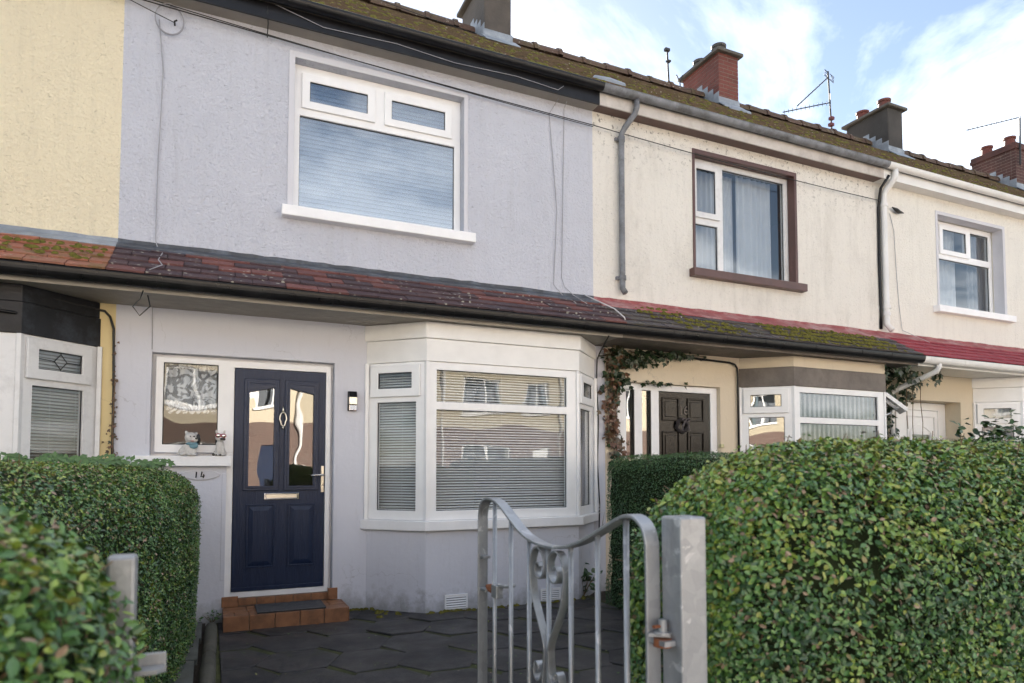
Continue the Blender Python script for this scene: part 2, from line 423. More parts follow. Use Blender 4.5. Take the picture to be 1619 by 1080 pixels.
plain('brick_red', (.15, .040, .028), .75, var=.3, vs=3.5, bump=.004, bs=60)
plain('brick_dark', (.080, .032, .026), .8, var=.35, vs=3, bump=.004, bs=60)
plain('mortar', (.20, .155, .13), .9, bump=.004, bs=80)
plain('chimney_render', (.095, .080, .068), .85, var=.2, vs=2, dirt=.75, dirtc=(.045, .04, .036), ds=1.4, bump=.006, bs=30)
plain('chimney_soot', (.048, .043, .039), .85, var=.3, vs=2, dirt=.9, dirtc=(.03, .028, .026), ds=1.1, bump=.006, bs=30)
plain('concrete', (.10, .09, .078), .85, var=.2, dirt=.6, dirtc=(.06, .06, .045), ds=4, bump=.004, bs=40)
plain('pot_red', (.13, .036, .026), .7, var=.2, dirt=.4, ds=5)
plain('pot_dark', (.075, .068, .065), .7, var=.3)
plain('aerial_metal', (.022, .021, .022), .55)
plain('aerial_red', (.12, .018, .016), .5)
plain('chrome', (.75, .74, .72), .16, metal=1, var=.05)
plain('brushed_chrome', (.70, .66, .58), .3, metal=1, var=.08)
plain('black_rubber', (.018, .018, .02), .5)
plain('blind_white', (.82, .82, .81), .5, var=.03)
plain('curtain', (.75, .75, .76), .9, var=.06)
plain('dark_curtain', (.20, .21, .23), .9)
plain('quarry_tile', (.27, .12, .055), .42, var=.25, vs=9, dirt=.6, dirtc=(.09, .045, .028), ds=11, bump=.002, bs=90)
t = NT('flagstone')
oi = t.n('ShaderNodeObjectInfo').outputs['Random']
col = t.mix(oi, (.017, .017, .020), (.038, .036, .038))
col = t.mix(t.ramp(t.noise(3.5, 7, .7), [(.45, 0.0), (.72, .75)]), col, (.085, .075, .07))
col = t.mix(t.ramp(t.noise(4.5, 8, .75, dist=.5), [(.56, 0.0), (.70, .7)]), col, (.040, .048, .016))
col = t.mix(t.ramp(t.noise(90, 3, .6), [(.60, 0.0), (.72, .5)]), col, (.14, .13, .125))
t.col(col); t.rough(t.ramp(t.noise(2.2, 4), [(.35, .36), (.65, .72)])); t.bump(t.noise(70, 6, .7), .006)
plain('joint_moss', (.055, .062, .02), .95, var=.5, vs=9, dirt=.5, dirtc=(.02, .015, .01), ds=5, bump=.01, bs=60)
plain('slab_concrete', (.10, .105, .098), .8, var=.25, dirt=.6, dirtc=(.05, .055, .03), ds=4, bump=.004, bs=50)
plain('kerb_stone', (.085, .08, .065), .85, var=.3, dirt=.5, dirtc=(.05, .06, .025), ds=5, bump=.006, bs=40)
plain('soil', (.035, .026, .018), .95, var=.4, bump=.02, bs=30)
plain('asphalt', (.11, .108, .105), .85, var=.2, bump=.006, bs=90)
plain('paving', (.38, .37, .35), .8, var=.15, bump=.003, bs=60)
plain('wire_black', (.012, .012, .012), .5)
plain('wire_grey', (.35, .35, .38), .5)
plain('wire_white', (.65, .63, .62), .5)
plain('twig', (.17, .115, .07), .85, var=.35, vs=30)
plain('hedge_core', (.022, .032, .014), .95, var=.4, vs=20, spec=.1)
plain('statue', (.62, .60, .57), .6, var=.08, vs=40, dirt=.5, dirtc=(.25, .23, .2), ds=30, bump=.003, bs=110)
plain('statue_dark', (.03, .03, .032), .5)
plain('statue_pink', (.45, .25, .22), .6)
plain('statue_blue', (.14, .27, .33), .55, bump=.002, bs=150)
plain('goggle_red', (.40, .03, .04), .3)
plain('brass_plate', (.55, .52, .3), .4, metal=.3)
plain('rust', (.22, .075, .03), .85, var=.4, vs=40, bump=.002, bs=120)
plain('opp_yellow', (.48, .42, .31), .85, var=.06)
plain('opp_roof', (.10, .06, .05), .85)
plain('wreath', (.03, .025, .025), .9)
plain('ribbon', (.20, .17, .17), .7)
plain('black_matte', (.006, .006, .007), .6)
glass('net_glass', .11, (.86, .88, .89)); glass('glass', .028, (.95, .96, .965)); glass('upper_glass', .22, (.66, .72, .78)); glass('door_glass', .12, (.55, .55, .55), wavy=.0016); glass('side_glass', .11, (.8, .8, .8), wavy=.0006)
glass('lens', .35, (.7, .6, .6))

t = NT('galvanised')          # galvanised steel: spangle patches, scuffs
sp = t.voro(34, 'F1').outputs['Color']
bwn = t.n('ShaderNodeRGBToBW'); t.l(sp, bwn.inputs[0])
col = t.mix(bwn.outputs[0], (.30, .315, .335), (.38, .395, .415))
patch = t.ramp(t.noise(17, 4, .55, dist=1.2), [(.62, 0.0), (.65, 1.0)])
col = t.mix(patch, col, (.52, .53, .55))
col = t.mix(t.ramp(t.noise(30, 5, .7), [(.69, 0.0), (.74, .8)]), col, (.16, .07, .035))
col = t.mix(t.ramp(t.noise(6, 6, .7, stretch=(4, 4, .7)), [(.55, 0.0), (.75, .5)]), col, (.13, .12, .11))
t.col(col); t.set(Metallic=.55); t.rough(t.math('ADD', t.math('MULTIPLY', patch, .12), .42)); t.bump(t.noise(40, 4), .0012)

t = NT('door_navy')           # wood-grain foil
gr = t.noise(9, 6, .65, stretch=(7, 1, .6), dist=1.4)
t.col(t.mix(t.ramp(gr, [(.35, 0.0), (.7, 1.0)]), (.005, .014, .046), (.010, .024, .064)))
t.rough(.38); t.set(Specular_IOR_Level=.4); t.bump(gr, .0045)
t = NT('door_navy_flat')
gr = t.noise(9, 6, .65, stretch=(.6, 1, 7), dist=1.4)
t.col(t.mix(t.ramp(gr, [(.35, 0.0), (.7, 1.0)]), (.005, .014, .046), (.010, .024, .064)))
t.rough(.34); t.bump(gr, .0035)
plain('door_black', (.010, .008, .007), .24, spec=.32, var=.3, vs=10, bump=.0015, bs=30)

t = NT('mat_ribbed')
wv = t.n('ShaderNodeTexWave', bands_direction='Y'); wv.inputs['Scale'].default_value = 12; wv.inputs['Distortion'].default_value = 2.5; wv.inputs['Detail'].default_value = 2; wv.inputs['Detail Scale'].default_value = 2.5
t.l(t.pos, wv.inputs['Vector'])
t.col(t.ramp(wv.outputs['Fac'], [(.2, (.02, .02, .022)), (.9, (.13, .13, .14))])); t.rough(.85); t.bump(wv.outputs['Fac'], .008)

t = NT('opp_brick')
br = t.n('ShaderNodeTexBrick'); br.inputs['Color1'].default_value = (.15, .085, .068, 1); br.inputs['Color2'].default_value = (.11, .065, .055, 1); br.inputs['Mortar'].default_value = (.3, .26, .22, 1); br.inputs['Scale'].default_value = 4.4
cbx = t.n('ShaderNodeCombineXYZ'); sx = t.n('ShaderNodeSeparateXYZ'); t.l(t.pos, sx.inputs[0]); t.l(sx.outputs['X'], cbx.inputs[0]); t.l(sx.outputs['Z'], cbx.inputs[1]); t.l(cbx.outputs[0], br.inputs['Vector'])
t.col(br.outputs[0]); t.rough(.85)

m = bpy.data.materials.new('lace'); m.use_nodes = True; tt = m.node_tree; MATS['lace'] = m      # net curtain: threads with holes
P = tt.nodes['Principled BSDF']; P.inputs['Base Color'].default_value = (.8, .8, .8, 1); P.inputs['Roughness'].default_value = .9
g = tt.nodes.new('ShaderNodeNewGeometry'); vo = tt.nodes.new('ShaderNodeTexVoronoi'); vo.inputs['Scale'].default_value = 13; vo.feature = 'DISTANCE_TO_EDGE'
nz = tt.nodes.new('ShaderNodeTexNoise'); nz.inputs['Scale'].default_value = 9; nz.inputs['Distortion'].default_value = 2.2
tt.links.new(g.outputs['Position'], nz.inputs['Vector']); tt.links.new(g.outputs['Position'], vo.inputs['Vector'])
rp = tt.nodes.new('ShaderNodeValToRGB'); rp.color_ramp.elements[0].position = .44; rp.color_ramp.elements[0].color = (.18, .18, .18, 1); rp.color_ramp.elements[1].position = .56; rp.color_ramp.elements[1].color = (.85, .85, .85, 1)
tt.links.new(nz.outputs['Fac'], rp.inputs[0]); tt.links.new(rp.outputs[0], P.inputs['Alpha'])

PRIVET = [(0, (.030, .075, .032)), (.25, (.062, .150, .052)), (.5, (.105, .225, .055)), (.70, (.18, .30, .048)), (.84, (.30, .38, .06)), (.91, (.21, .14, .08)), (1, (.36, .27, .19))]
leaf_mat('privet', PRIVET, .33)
leaf_mat('privet_dark', [(0, (.028, .075, .030)), (.5, (.060, .145, .050)), (.9, (.11, .20, .055)), (1, (.09, .07, .04))], .38)
leaf_mat('ivy_leaf', [(0, (.012, .028, .012)), (.45, (.03, .06, .02)), (.6, (.07, .055, .022)), (.8, (.16, .075, .04)), (1, (.24, .14, .10))], .42)
leaf_mat('bush_leaf', [(0, (.02, .055, .02)), (1, (.06, .13, .035))], .35)
leaf_mat('fern_leaf', [(0, (.05, .11, .025)), (1, (.10, .19, .05))], .5)

# ------------------------------------------------------------------ the setting
def struct(o): return tag(o, kind='structure')
g_ = MB().add([(-600, -600, -.17), (600, -600, -.17), (600, 600, -.17), (-600, 600, -.17)], [(0, 1, 2, 3)]).build('ground', 'soil'); struct(g_)
struct(MB().box(-30, 40, -14.2, -8.3, -.165, -.12).build('road', 'asphalt'))
struct(MB().box(-30, 40, -8.15, -5.62, -.165, -.004).build('pavement', 'paving'))
struct(MB().box(-30, 40, -8.3, -8.152, -.165, 0.0).build('kerb', 'slab_concrete'))
struct(MB().box(-30, 40, -16.6, -14.2, -.165, 0.0).build('pavement', 'paving'))
struct(MB().box(-30, 40, -20, -16.602, -.165, -.01).build('bounce_paving', 'paving'))  # added unseen pale paving, bounces sunlight back onto the terrace fronts
struct(MB().box(-8, 22, -5.618, .02, -.165, -.03).build('front_garden', 'soil'))

# hexagonal flags of the path -------------------------------------------------
def clip(poly, inside, cut):
    r = []
    for i in range(len(poly)):
        a, b = poly[i - 1], poly[i]; ia, ib = inside(a), inside(b)
        if ia != ib: r.append(cut(a, b))
        if ib: r.append(b)
    return r
def clip_half(poly, ax, val, keep_gt):
    ins = lambda p: (p[ax] > val) == keep_gt
    def cut(a, b):
        t_ = (val - a[ax]) / (b[ax] - a[ax]); return (a[0] + (b[0] - a[0]) * t_, a[1] + (b[1] - a[1]) * t_)
    return clip(poly, ins, cut)
path = struct(MB().box(.02, 3.72, -5.6, -.005, -.029, -.012).build('garden_path', 'joint_moss'))
def hexflag(poly, z, tilt):
    n = len(poly); cx = sum(p[0] for p in poly) / n; cy = sum(p[1] for p in poly) / n
    b = MB(); top = [(x, y, z + (x - cx) * tilt[0] + (y - cy) * tilt[1]) for x, y in poly]
    inn = [(cx + (x - cx) * .975, cy + (y - cy) * .975, h + .004) for x, y, h in top]
    vs = [(x, y, -.02) for x, y, h in top] + top + inn
    fs = [(i, (i + 1) % n, n + (i + 1) % n, n + i) for i in range(n)] + [(n + i, n + (i + 1) % n, 2 * n + (i + 1) % n, 2 * n + i) for i in range(n)] + [tuple(range(2 * n, 3 * n))]
    b.add(vs, fs); return b
r_ = .305; cols_ = np.arange(-1, 10); rows_ = np.arange(-12, 2)
ang = R(9)
for ci in cols_:
    for ri in rows_:
        ux = ci * r_ * 1.5; uy = ri * r_ * math.sqrt(3) + (ci % 2) * r_ * math.sqrt(3) / 2
        cx, cy = 0.15 + ux * math.cos(ang) - uy * math.sin(ang) * .0 , -.25 + uy + ux * math.sin(ang)
        j = [random.uniform(-.02, .02) for _ in range(12)]
        poly = [(cx + (r_ - .017) * math.cos(R(60 * k)) + j[k], cy + (r_ - .017) * math.sin(R(60 * k)) + j[6 + k]) for k in range(6)]
        poly = clip_half(poly, 0, .09, True)
        if poly: poly = clip_half(poly, 0, 3.62, False)
        if poly: poly = clip_half(poly, 1, -5.55, True)
        if poly: poly = clip_half(poly, 1, -.02, False)
        if len(poly) < 3: continue
        ar = abs(sum(poly[k - 1][0] * poly[k][1] - poly[k][0] * poly[k - 1][1] for k in range(len(poly)))) / 2
        if ar < .012: continue
        hexflag(poly, -.004 + random.uniform(-.004, .004), (random.uniform(-.012, .012), random.uniform(-.012, .012))).build('flagstone', 'flagstone', path)
# fallen bits of leaf on the flags
n = 240; P_ = np.c_[rng.uniform(.2, 3.5, n), rng.uniform(-5, -.6, n), np.full(n, .008)]
o = link('fallen_leaves', leaves('fallen_leaves', P_, rng.normal(size=(n, 3)), np.c_[rng.normal(0, .2, (n, 2)), np.ones(n)], rng.uniform(.008, .026, n), rng.uniform(.5, 1, n), 'privet', SMALL, SMALLF), path); tag(o, kind='stuff')
mb = []
for (xa, ya), (xb, yb) in (((1.14, -.02), (1.387, -.02)), ((1.387, -.02), (1.84, -.45)), ((1.84, -.455), (3.5, -.455)), ((3.5, -.45), (3.6, -.33))):
    for k in range(int(40 * math.hypot(xb - xa, yb - ya)) + 2): mb.append((xa + (xb - xa) * random.random(), ya + (yb - ya) * random.random() - random.random() ** 2 * .05))
# edging beside the hedge
ed = struct(MB().box(-.34, -.01, -5.5, -.02, -.029, .0).build('edging_strip', 'soil'))
for k in range(7):
    y1 = -.15 - k * .62
    MB().box(-.30 - k * .03, -.035 - k * .018, y1 - .605, y1, -.02, .045 + random.uniform(-.006, .006)).build('edging_slab', 'slab_concrete', ed, bevel=.006)
for k in range(5):
    y1 = -.34 - k * .95; b = MB()
    b.tube([(.035 - k * .017, y1, .012), (.035 - k * .017, y1 - .015, .03), (.028 - k * .017, y1 - .45, .034), (.02 - k * .017, y1 - .91, .03), (.02 - k * .017, y1 - .93, .012)], [.02, .046, .05, .046, .02], 10)
    b.build('edging_kerb', 'kerb_stone', ed, smooth=True)

# ------------------------------------------------------------------ terrace
HW = 4.69; XL, XR = -.75, 3.94
EAVE_Y, EAVE_Z, RIDGE_Y, RIDGE_Z = -.2, 5.63, 3.4, 8.37
PITCH = math.atan2(RIDGE_Z - EAVE_Z, RIDGE_Y - EAVE_Y)
CE_Y, CE_Z, CT_Z = -.64, 2.845, 3.235         # canopy eave, canopy top at wall
CPITCH = math.atan2(CT_Z - CE_Z, -CE_Y)

def tilebox(w, l, th, nose=.0):
    return MB().add([(-w/2, 0, 0), (w/2, 0, 0), (w/2, l, 0), (-w/2, l, 0), (-w/2, nose, th), (w/2, nose, th), (w/2, l, th * .6), (-w/2, l, th * .6)],
                    [(0, 3, 2, 1), (4, 5, 6, 7), (0, 1, 5, 4), (1, 2, 6, 5), (2, 3, 7, 6), (3, 0, 4, 7)])

def win(parent, F, u0, u1, z0, z1, n0, n1, lights, fm='white_upvc', gm='glass', sash=(), name='window'):
    """frame plate with lights; sash = indices of opening lights that carry a proud sash"""
    fr = MB().slab(F, u0, u1, z0, z1, n0, n1, lights).build(name, fm, parent, bevel=.004)
    for i, (a, b, c, d) in enumerate(lights):
        if i in sash:
            q = .045
            MB().slab(F, a - .03, b + .03, c - .03, d + .03, n1 + .001, n1 + .024, [(a + q, b - q, c + q, d - q)]).build('sash', fm, fr, bevel=.006)
            a, b, c, d = a + q, b - q, c + q, d - q; nn = n1 - .002
            nn += .008
        else: nn = n1 - .026
        MB().slab(F, a - .004, b + .004, c - .004, d + .004, nn - .004, nn + .007, [(a + .005, b - .005, c + .005, d - .005)]).build('gasket', 'black_rubber', fr)
        MB().fbox(F, a + .002, b - .002, nn - .005, nn + .001, c + .002, d - .002).build('pane', gm, fr)
    return fr

def blind(F, u0, u1, z0, z1, n, pitch, tilt, label, sw=.025):
    org = F(0.5 * (u0 + u1), n, z0)
    e = empty('venetian_blind', org, label, 'blind', 'venetian blinds behind the windows')
    me = None; k = 0; z = z0 + .02
    P0 = Vector(F(u0, n, 0)); U = Vector(F(u0 + 1, n, 0)) - P0; Nn = Vector(F(u0, n + 1, 0)) - P0
    b = MB(); wd = u1 - u0; c_, s_ = math.cos(R(tilt)) * sw / 2, math.sin(R(tilt)) * sw / 2
    prof = [(-c_, -s_), (0, .0022), (c_, s_), (c_, s_ + .0008), (0, .003), (-c_, -s_ + .0008)]
    vs = []
    for uu in (-wd / 2, wd / 2):
        for nn, zz in prof: vs.append(U * uu + Nn * nn + Vector((0, 0, zz)))
    b.add(vs, [(i, (i + 1) % 6, 6 + (i + 1) % 6, 6 + i) for i in range(6)]); me = b.mesh('slat', 'blind_white')
    while z < z1 - .03:
        o = bpy.data.objects.new('slat', me); COL.objects.link(o); o.parent = e; o.location = (0, 0, z - z0)
        o.rotation_euler = (0, random.gauss(0, .0012), 0); z += pitch + random.gauss(0, .0006)
    MB().fbox(F, u0, u1, n - .014, n + .014, z1 - .028, z1).build('head_rail', 'blind_white', e)
    MB().fbox(F, u0, u1, n - .012, n + .012, z0 - .004, z0 + .010).build('bottom_rail', 'blind_white', e)
    for a in (.08, .5, .92):
        MB().tube([F(u0 + wd * a, n + sw / 2 + .001, z0), F(u0 + wd * a, n + sw / 2 + .001, z1)], .0011, 4).build('ladder_cord', 'blind_white', e)
    return e

def curtain(F, u0, u1, z0, z1, n, label, m='curtain', folds=9, amp=.025, name='curtain'):
    b = MB(); K = folds * 8; org = F((u0 + u1) / 2, n, z0)
    for th in (0, -.003):
        for i in range(K + 1):
            f_ = i / K; a = amp * math.sin(f_ * folds * 2 * math.pi + 1.3 * math.sin(f_ * 9)) + th
            b.v += [F(u0 + (u1 - u0) * f_, n + a * 1.15, z0), F(u0 + (u1 - u0) * f_, n + a * .8, z1)]
    q = 2 * (K + 1)
    for s_ in (0, q):
        for i in range(K): b.f.append((s_ + 2 * i, s_ + 2 * i + 2, s_ + 2 * i + 3, s_ + 2 * i + 1))
    b.f += [(0, 1, q + 1, q), (2 * K, 2 * K + 1, q + 2 * K + 1, q + 2 * K)]
    o = b.build(name, m, None, org=org, smooth=True)
    return tag(o, label, 'curtain', 'curtains behind the windows')

def gutter(parent, dx, x0, x1, yb, zt, r, m, joints, name='gutter', deep=.8):
    F = lambda x: x + dx
    prof = []
    for k in range(15):
        a = math.pi + math.pi * k / 14; prof.append((yb - r + r * math.cos(a), zt + r * deep * math.sin(a) * 1.15))
    prof = [(yb - 2 * r - .004, zt + .002)] + prof + [(yb + .0, zt)]
    inner = [(y + (0.004 if y < yb - r else -.004), z + .005) for y, z in prof]
    poly = prof + inner[::-1]
    g = MB().profx(poly, F(x0), F(x1)).build(name, m, parent, smooth=False)
    for x in joints:
        k = 1.07; pr = []
        for q in range(15):
            a = math.pi + math.pi * q / 14; pr.append((yb - r + k * r * math.cos(a), zt + .004 + k * r * deep * math.sin(a) * 1.15))
        pin = [(yb - r + (y - yb + r) * .93, zt + (z - zt) * .93) for y, z in pr]
        MB().profx(pr + pin[::-1], F(x) - .018, F(x) + .018).build('gutter_bracket', m, g)
    return g

def chimney(parent, xc, kind, potm, n_pots=2, top=9.02):
    x0, x1, y0, y1, zb = xc - .23, xc + .23, 2.9, 3.92, 7.45
    if kind in ('brick', 'dark'):
        ch = MB().box(x0 + .004, x1 - .004, y0 + .004, y1 - .004, zb, top).build('chimney', 'mortar', parent)
        bm_ = 'brick_red' if kind == 'brick' else 'brick_dark'
        L_, H_, D_ = .2075, .062, .1025
        meshes = {}
        def put(a0, a1, b0, b1, z):
            key = (round(a1 - a0, 3), round(b1 - b0, 3))
            if key not in meshes: meshes[key] = MB().box(0, a1 - a0, 0, b1 - b0, 0, H_).mesh('brick', bm_)
            o = bpy.data.objects.new('brick', meshes[key]); COL.objects.link(o); o.parent = ch
            o.location = Vector((a0 + random.uniform(-.002, .002), b0 + random.uniform(-.002, .002), z)) - wloc(parent)
        z = 7.62; r = 0
        while z < top - .05:
            xs = [x0, x0 + .2225, x1] if r % 2 else [x0, x0 + .115, x0 + .34, x1]
            for a, b in zip(xs[:-1], xs[1:]): put(a + (.005 if a > x0 else 0), b - (.005 if b < x1 else 0), y0, y0 + D_, z)
            ys = [y0 + D_ + .01 + (.0 if r % 2 else .11)]
            ys = [y0 + D_ + .01] + ([] if r % 2 else [y0 + D_ + .125])
            while ys[-1] + .225 < y1: ys.append(ys[-1] + .225)
            ys.append(y1 + .01)
            for a, b in zip(ys[:-1], ys[1:]):
                if b - a > .05: put(x0, x0 + D_, a, b - .01, z)
            put(x1 - D_, x1, y0 + D_ + .01, y1, z)
            z += .075; r += 1
    else:
        ch = MB().box(x0, x1, y0, y1, zb, top).build('chimney', 'chimney_soot' if kind == 'soot' else 'chimney_render', parent, bevel=.02)
    capm = 'concrete' if kind != 'dark' else 'brick_dark'
    if kind == 'dark':
        MB().box(x0 - .03, x1 + .03, y0 - .03, y1 + .03, top, top + .08).build('chimney_cap', capm, ch, bevel=.01)
        MB().box(x0 - .015, x1 + .015, y0 - .015, y1 + .015, top + .081, top + .16).build('chimney_cap', capm, ch, bevel=.01)
        ct = top + .16
    else:
        MB().prism([(x0 - .075, y0 - .075), (x1 + .075, y0 - .075), (x1 + .075, y1 + .075), (x0 - .075, y1 + .075)], top, top + .06).build('chimney_cap', capm, ch, bevel=.012)
        ct = top + .06
    for i in range(n_pots):
        yy = y0 + (.25 if i == 0 else .78)
        MB().lathe([(.0, 0), (.145, 0), (.13, .05), (.115, .20), (.135, .205), (.14, .25), (.118, .255), (.10, .10), (0, .10)], (xc, yy, ct), 18).build('chimney_pot', potm, ch, smooth=False)
    # lead: stepped up the side, apron in front
    rz = lambda y: EAVE_Z + (y - EAVE_Y) * math.tan(PITCH)
    q = y0
    while q < RIDGE_Y - .02:
        MB().box(x0 - .007, x0 + .002, q, q + .145, rz(q) - .05, rz(q) + .30 + random.uniform(-.01, .01)).build('step_flashing', 'lead', ch); q += .15
    MB().box(x0 - .02, x1 + .02, y0 - .011, y0 - .001, rz(y0) - .06, rz(y0) + .19).build('apron_flashing', 'lead', ch)
    f2 = .22
    MB().profx([(y0 - .01, rz(y0) + .07), (y0 - f2, rz(y0 - f2) + .055), (y0 - f2, rz(y0 - f2) + .07), (y0 - .01, rz(y0) + .09)], x0 - .06, x1 + .06).build('apron_flashing', 'lead', ch)
    return ch

ridge_me = None
def main_roof(parent, dx, moss_n):
    x0, x1 = XL + dx, XR + dx; t_ = .05
    pr = [(EAVE_Y, EAVE_Z), (RIDGE_Y, RIDGE_Z), (2 * RIDGE_Y - EAVE_Y, EAVE_Z), (2 * RIDGE_Y - EAVE_Y, EAVE_Z - t_), (RIDGE_Y, RIDGE_Z - t_), (EAVE_Y, EAVE_Z - t_)]
    rf = MB().profx(pr, x0, x1).build('roof', 'deck', parent)
    b = MB(); gauge = .21; n_r = int(math.hypot(RIDGE_Y - EAVE_Y, RIDGE_Z - EAVE_Z) / gauge); w_ = HW / 18
    cp, sp_ = math.cos(PITCH), math.sin(PITCH)
    for r in range(n_r + 1):
        for c in range(-1, 19):
            a = max(x0 + 0.001, x0 + (c + .5 * (r % 2)) * w_ + .002); e = min(x1 - 0.001, x0 + (c + 1 + .5 * (r % 2)) * w_ - .002)
            if e - a < .02: continue
            s0 = r * gauge - .04 + random.uniform(-.006, .006); h0 = .038 + random.uniform(-.004, .006); h1 = .018
            def pt(x, s_, h): return (x, EAVE_Y + s_ * cp - h * sp_, EAVE_Z + s_ * sp_ + h * cp)
            s1 = min(s0 + .33, n_r * gauge + .16)
            b.add([pt(a, s0, h0 - .016), pt(e, s0, h0 - .016), pt(e, s1, 0.004), pt(a, s1, .004), pt(a, s0, h0), pt(e, s0, h0), pt(e, s1, h1), pt(a, s1, h1)],
                  [(0, 3, 2, 1), (4, 5, 6, 7), (0, 1, 5, 4), (1, 2, 6, 5), (2, 3, 7, 6), (3, 0, 4, 7)])
    tag(b.build('roof_tiles', 'roof_tile', rf), kind='stuff')
    global ridge_me
    if ridge_me is None:
        q = MB(); L_ = .46; arc = [R(a) for a in range(-8, 189, 28)]
        for xx, r in ((0, .135), (L_ - .07, .13), (L_ - .068, .152), (L_, .154)):
            for a in arc: q.v.append((xx, r * math.cos(a), r * math.sin(a) - .02))
        k = len(arc)
        for i in range(3):
            for j in range(k - 1): q.f.append((i * k + j, i * k + j + 1, (i + 1) * k + j + 1, (i + 1) * k + j))
        q.f += [tuple(range(k)), tuple(range(4 * k - 1, 3 * k - 1, -1))]
        ridge_me = q.mesh('ridge_tile', 'ridge_tile')
    for i in range(10):
        o = bpy.data.objects.new('ridge_tile', ridge_me); COL.objects.link(o); o.parent = rf
        o.location = Vector((x0 + .005 + i * .4685, RIDGE_Y, RIDGE_Z + .02 + random.uniform(-.012, .014))) - wloc(parent); o.rotation_euler = (0, random.uniform(-.025, .025), random.uniform(-.02, .02))
    # moss cushions
    cushions(rf, moss_n, lambda: (random.uniform(x0, x1), random.random() ** 1.6 * 3.9), lambda x, s_: (x, EAVE_Y + s_ * cp - .034 * sp_, EAVE_Z + s_ * sp_ + .034 * cp), .05)
    return rf

def cushions(parent, n, pick, at, size, name='moss'):
    b = MB()
    for _ in range(n):
        x, s_ = pick(); p = at(x, s_); r = size * random.uniform(.35, 1.0); ry = r * random.uniform(.5, .9); h = r * random.uniform(.35, .6); k = len(b.v)
        m_ = 7; a0 = random.random() * 6
        for rr, hh in ((1, -.15), (.75, .6), (0.25, 1.0)):
            for j in range(m_):
                a = a0 + j * 2 * math.pi / m_; e = rr * random.uniform(.75, 1.2)
                b.v.append((p[0] + r * e * math.cos(a), p[1] + ry * e * math.sin(a), p[2] + ry * e * math.sin(a) * .7 + h * hh))
        for i in range(2):
            for j in range(m_): b.f.append((k + i * m_ + j, k + i * m_ + (j + 1) % m_, k + (i + 1) * m_ + (j + 1) % m_, k + (i + 1) * m_ + j))
        b.f.append(tuple(k + 2 * m_ + j for j in range(m_)))
    o = b.build(name, 'moss', parent, smooth=True); return tag(o, kind='stuff')

it_ = iter(mb)
cushions(path, len(mb), lambda: next(it_), lambda x, y: (x, y, .004), .03)
TILE_W = HW / 18
tile_meshes = {}
def canopy(parent, dx, pickm, flashm, guttm, moss=0, fl=.13, soffm='soffit_grey', gx=(-.5, .45, 1.3, 2.15, 3.0, 3.75), droop=0):
    x0, x1 = XL + dx, XR + dx
    cp, sp_ = math.cos(CPITCH), math.sin(CPITCH)
    cr_ = MB().profx([(CE_Y, CE_Z), (-.001, CT_Z), (-.001, CT_Z - .04), (CE_Y, CE_Z - .04)], x0, x1).build('canopy_roof', 'deck', parent)
    gauge = .148; ln = .235
    for r in range(5):
        for c in range(-1, 18):
            a = max(x0, x0 + (c + .5 * (r % 2)) * TILE_W); e = min(x1, x0 + (c + 1 + .5 * (r % 2)) * TILE_W)
            if e - a < .03: continue
            s0 = r * gauge - .025; mt = pickm(r, c); l_ = min(ln, .752 - s0)
            key = (round(e - a, 3), mt, round(l_, 3))
            if key not in tile_meshes: tile_meshes[key] = tilebox(e - a - .006, l_, .016).mesh('tile', mt)
            o = bpy.data.objects.new('tile', tile_meshes[key]); COL.objects.link(o); o.parent = cr_
            h = .022 + random.uniform(-.002, .004)
            o.location = Vector(((a + e) / 2, CE_Y + s0 * cp - h * sp_, CE_Z + s0 * sp_ + h * cp)) - wloc(parent)
            o.rotation_euler = (CPITCH - .075 + random.uniform(-.012, .012), random.uniform(-.012, .012), random.uniform(-.012, .012))
    # flashing dressed over the top course
    zz = lambda y: CE_Z + (y - CE_Y) * math.tan(CPITCH)
    b = MB(); K = 44; pr = []
    for i in range(K + 1):
        x = x0 + (x1 - x0) * i / K; wob = random.uniform(-.006, .006)
        pr.append([(x, -.012, 3.30 + wob * .9), (x, -.014, CT_Z + .035), (x, -fl + .005, zz(-fl) + .053 + wob * .5), (x, -fl + wob, zz(-fl) + .036), (x, -.002, CT_Z - .01), (x, -.002, 3.30 + wob * .9)])
    for i in range(K + 1): b.v += pr[i]
    for i in range(K):
        for j in range(6): b.f.append((i * 6 + j, i * 6 + (j + 1) % 6, (i + 1) * 6 + (j + 1) % 6, (i + 1) * 6 + j))
    b.f += [(5, 4, 3, 2, 1, 0), tuple(K * 6 + j for j in range(6))]
    b.build('flashing', flashm, cr_, smooth=False)
    if moss:
        for (xa, xb, sa, sb, cnt) in moss:
            cushions(cr_, cnt, lambda: (random.uniform(xa, xb) + dx, max(0.0, round(random.uniform(sa, sb) / gauge) * gauge - .015 + abs(random.gauss(0, .035)))), lambda x, s_: (x, CE_Y + s_ * cp - .045 * sp_, CE_Z + s_ * sp_ + .043 * cp), .035)
    # soffit boards, fascia, gutter
    sf = None
    for k in range(5):
        ya, yb = -.575 + k * .115, -.575 + (k + 1) * .115 - .004
        q = MB().box(x0, x1, ya, yb if k < 4 else -.001, 2.735, 2.75).build('soffit_board', soffm, parent)
    MB().box(x0, x1, -.592, -.577, 2.722, 2.83).build('canopy_fascia', soffm, parent)
    gutter(parent, dx, XL, XR, -.593, 2.828, .056, guttm, gx, deep=1.28)
    return cr_

def eaves(parent, dx, fm, gm, sm, gx, deep=.8, board=.19):
    x0, x1 = XL + dx, XR + dx
    MB().box(x0, x1, -.150, -.001, 5.46, 5.475).build('eaves_soffit', sm, parent)
    MB().box(x0, x1, -.170, -.1505, 5.452, 5.452 + board).build('eaves_fascia', fm, parent, bevel=.003)
    gutter(parent, dx, XL, XR, -.171, 5.64, .058, gm, gx, deep=deep)

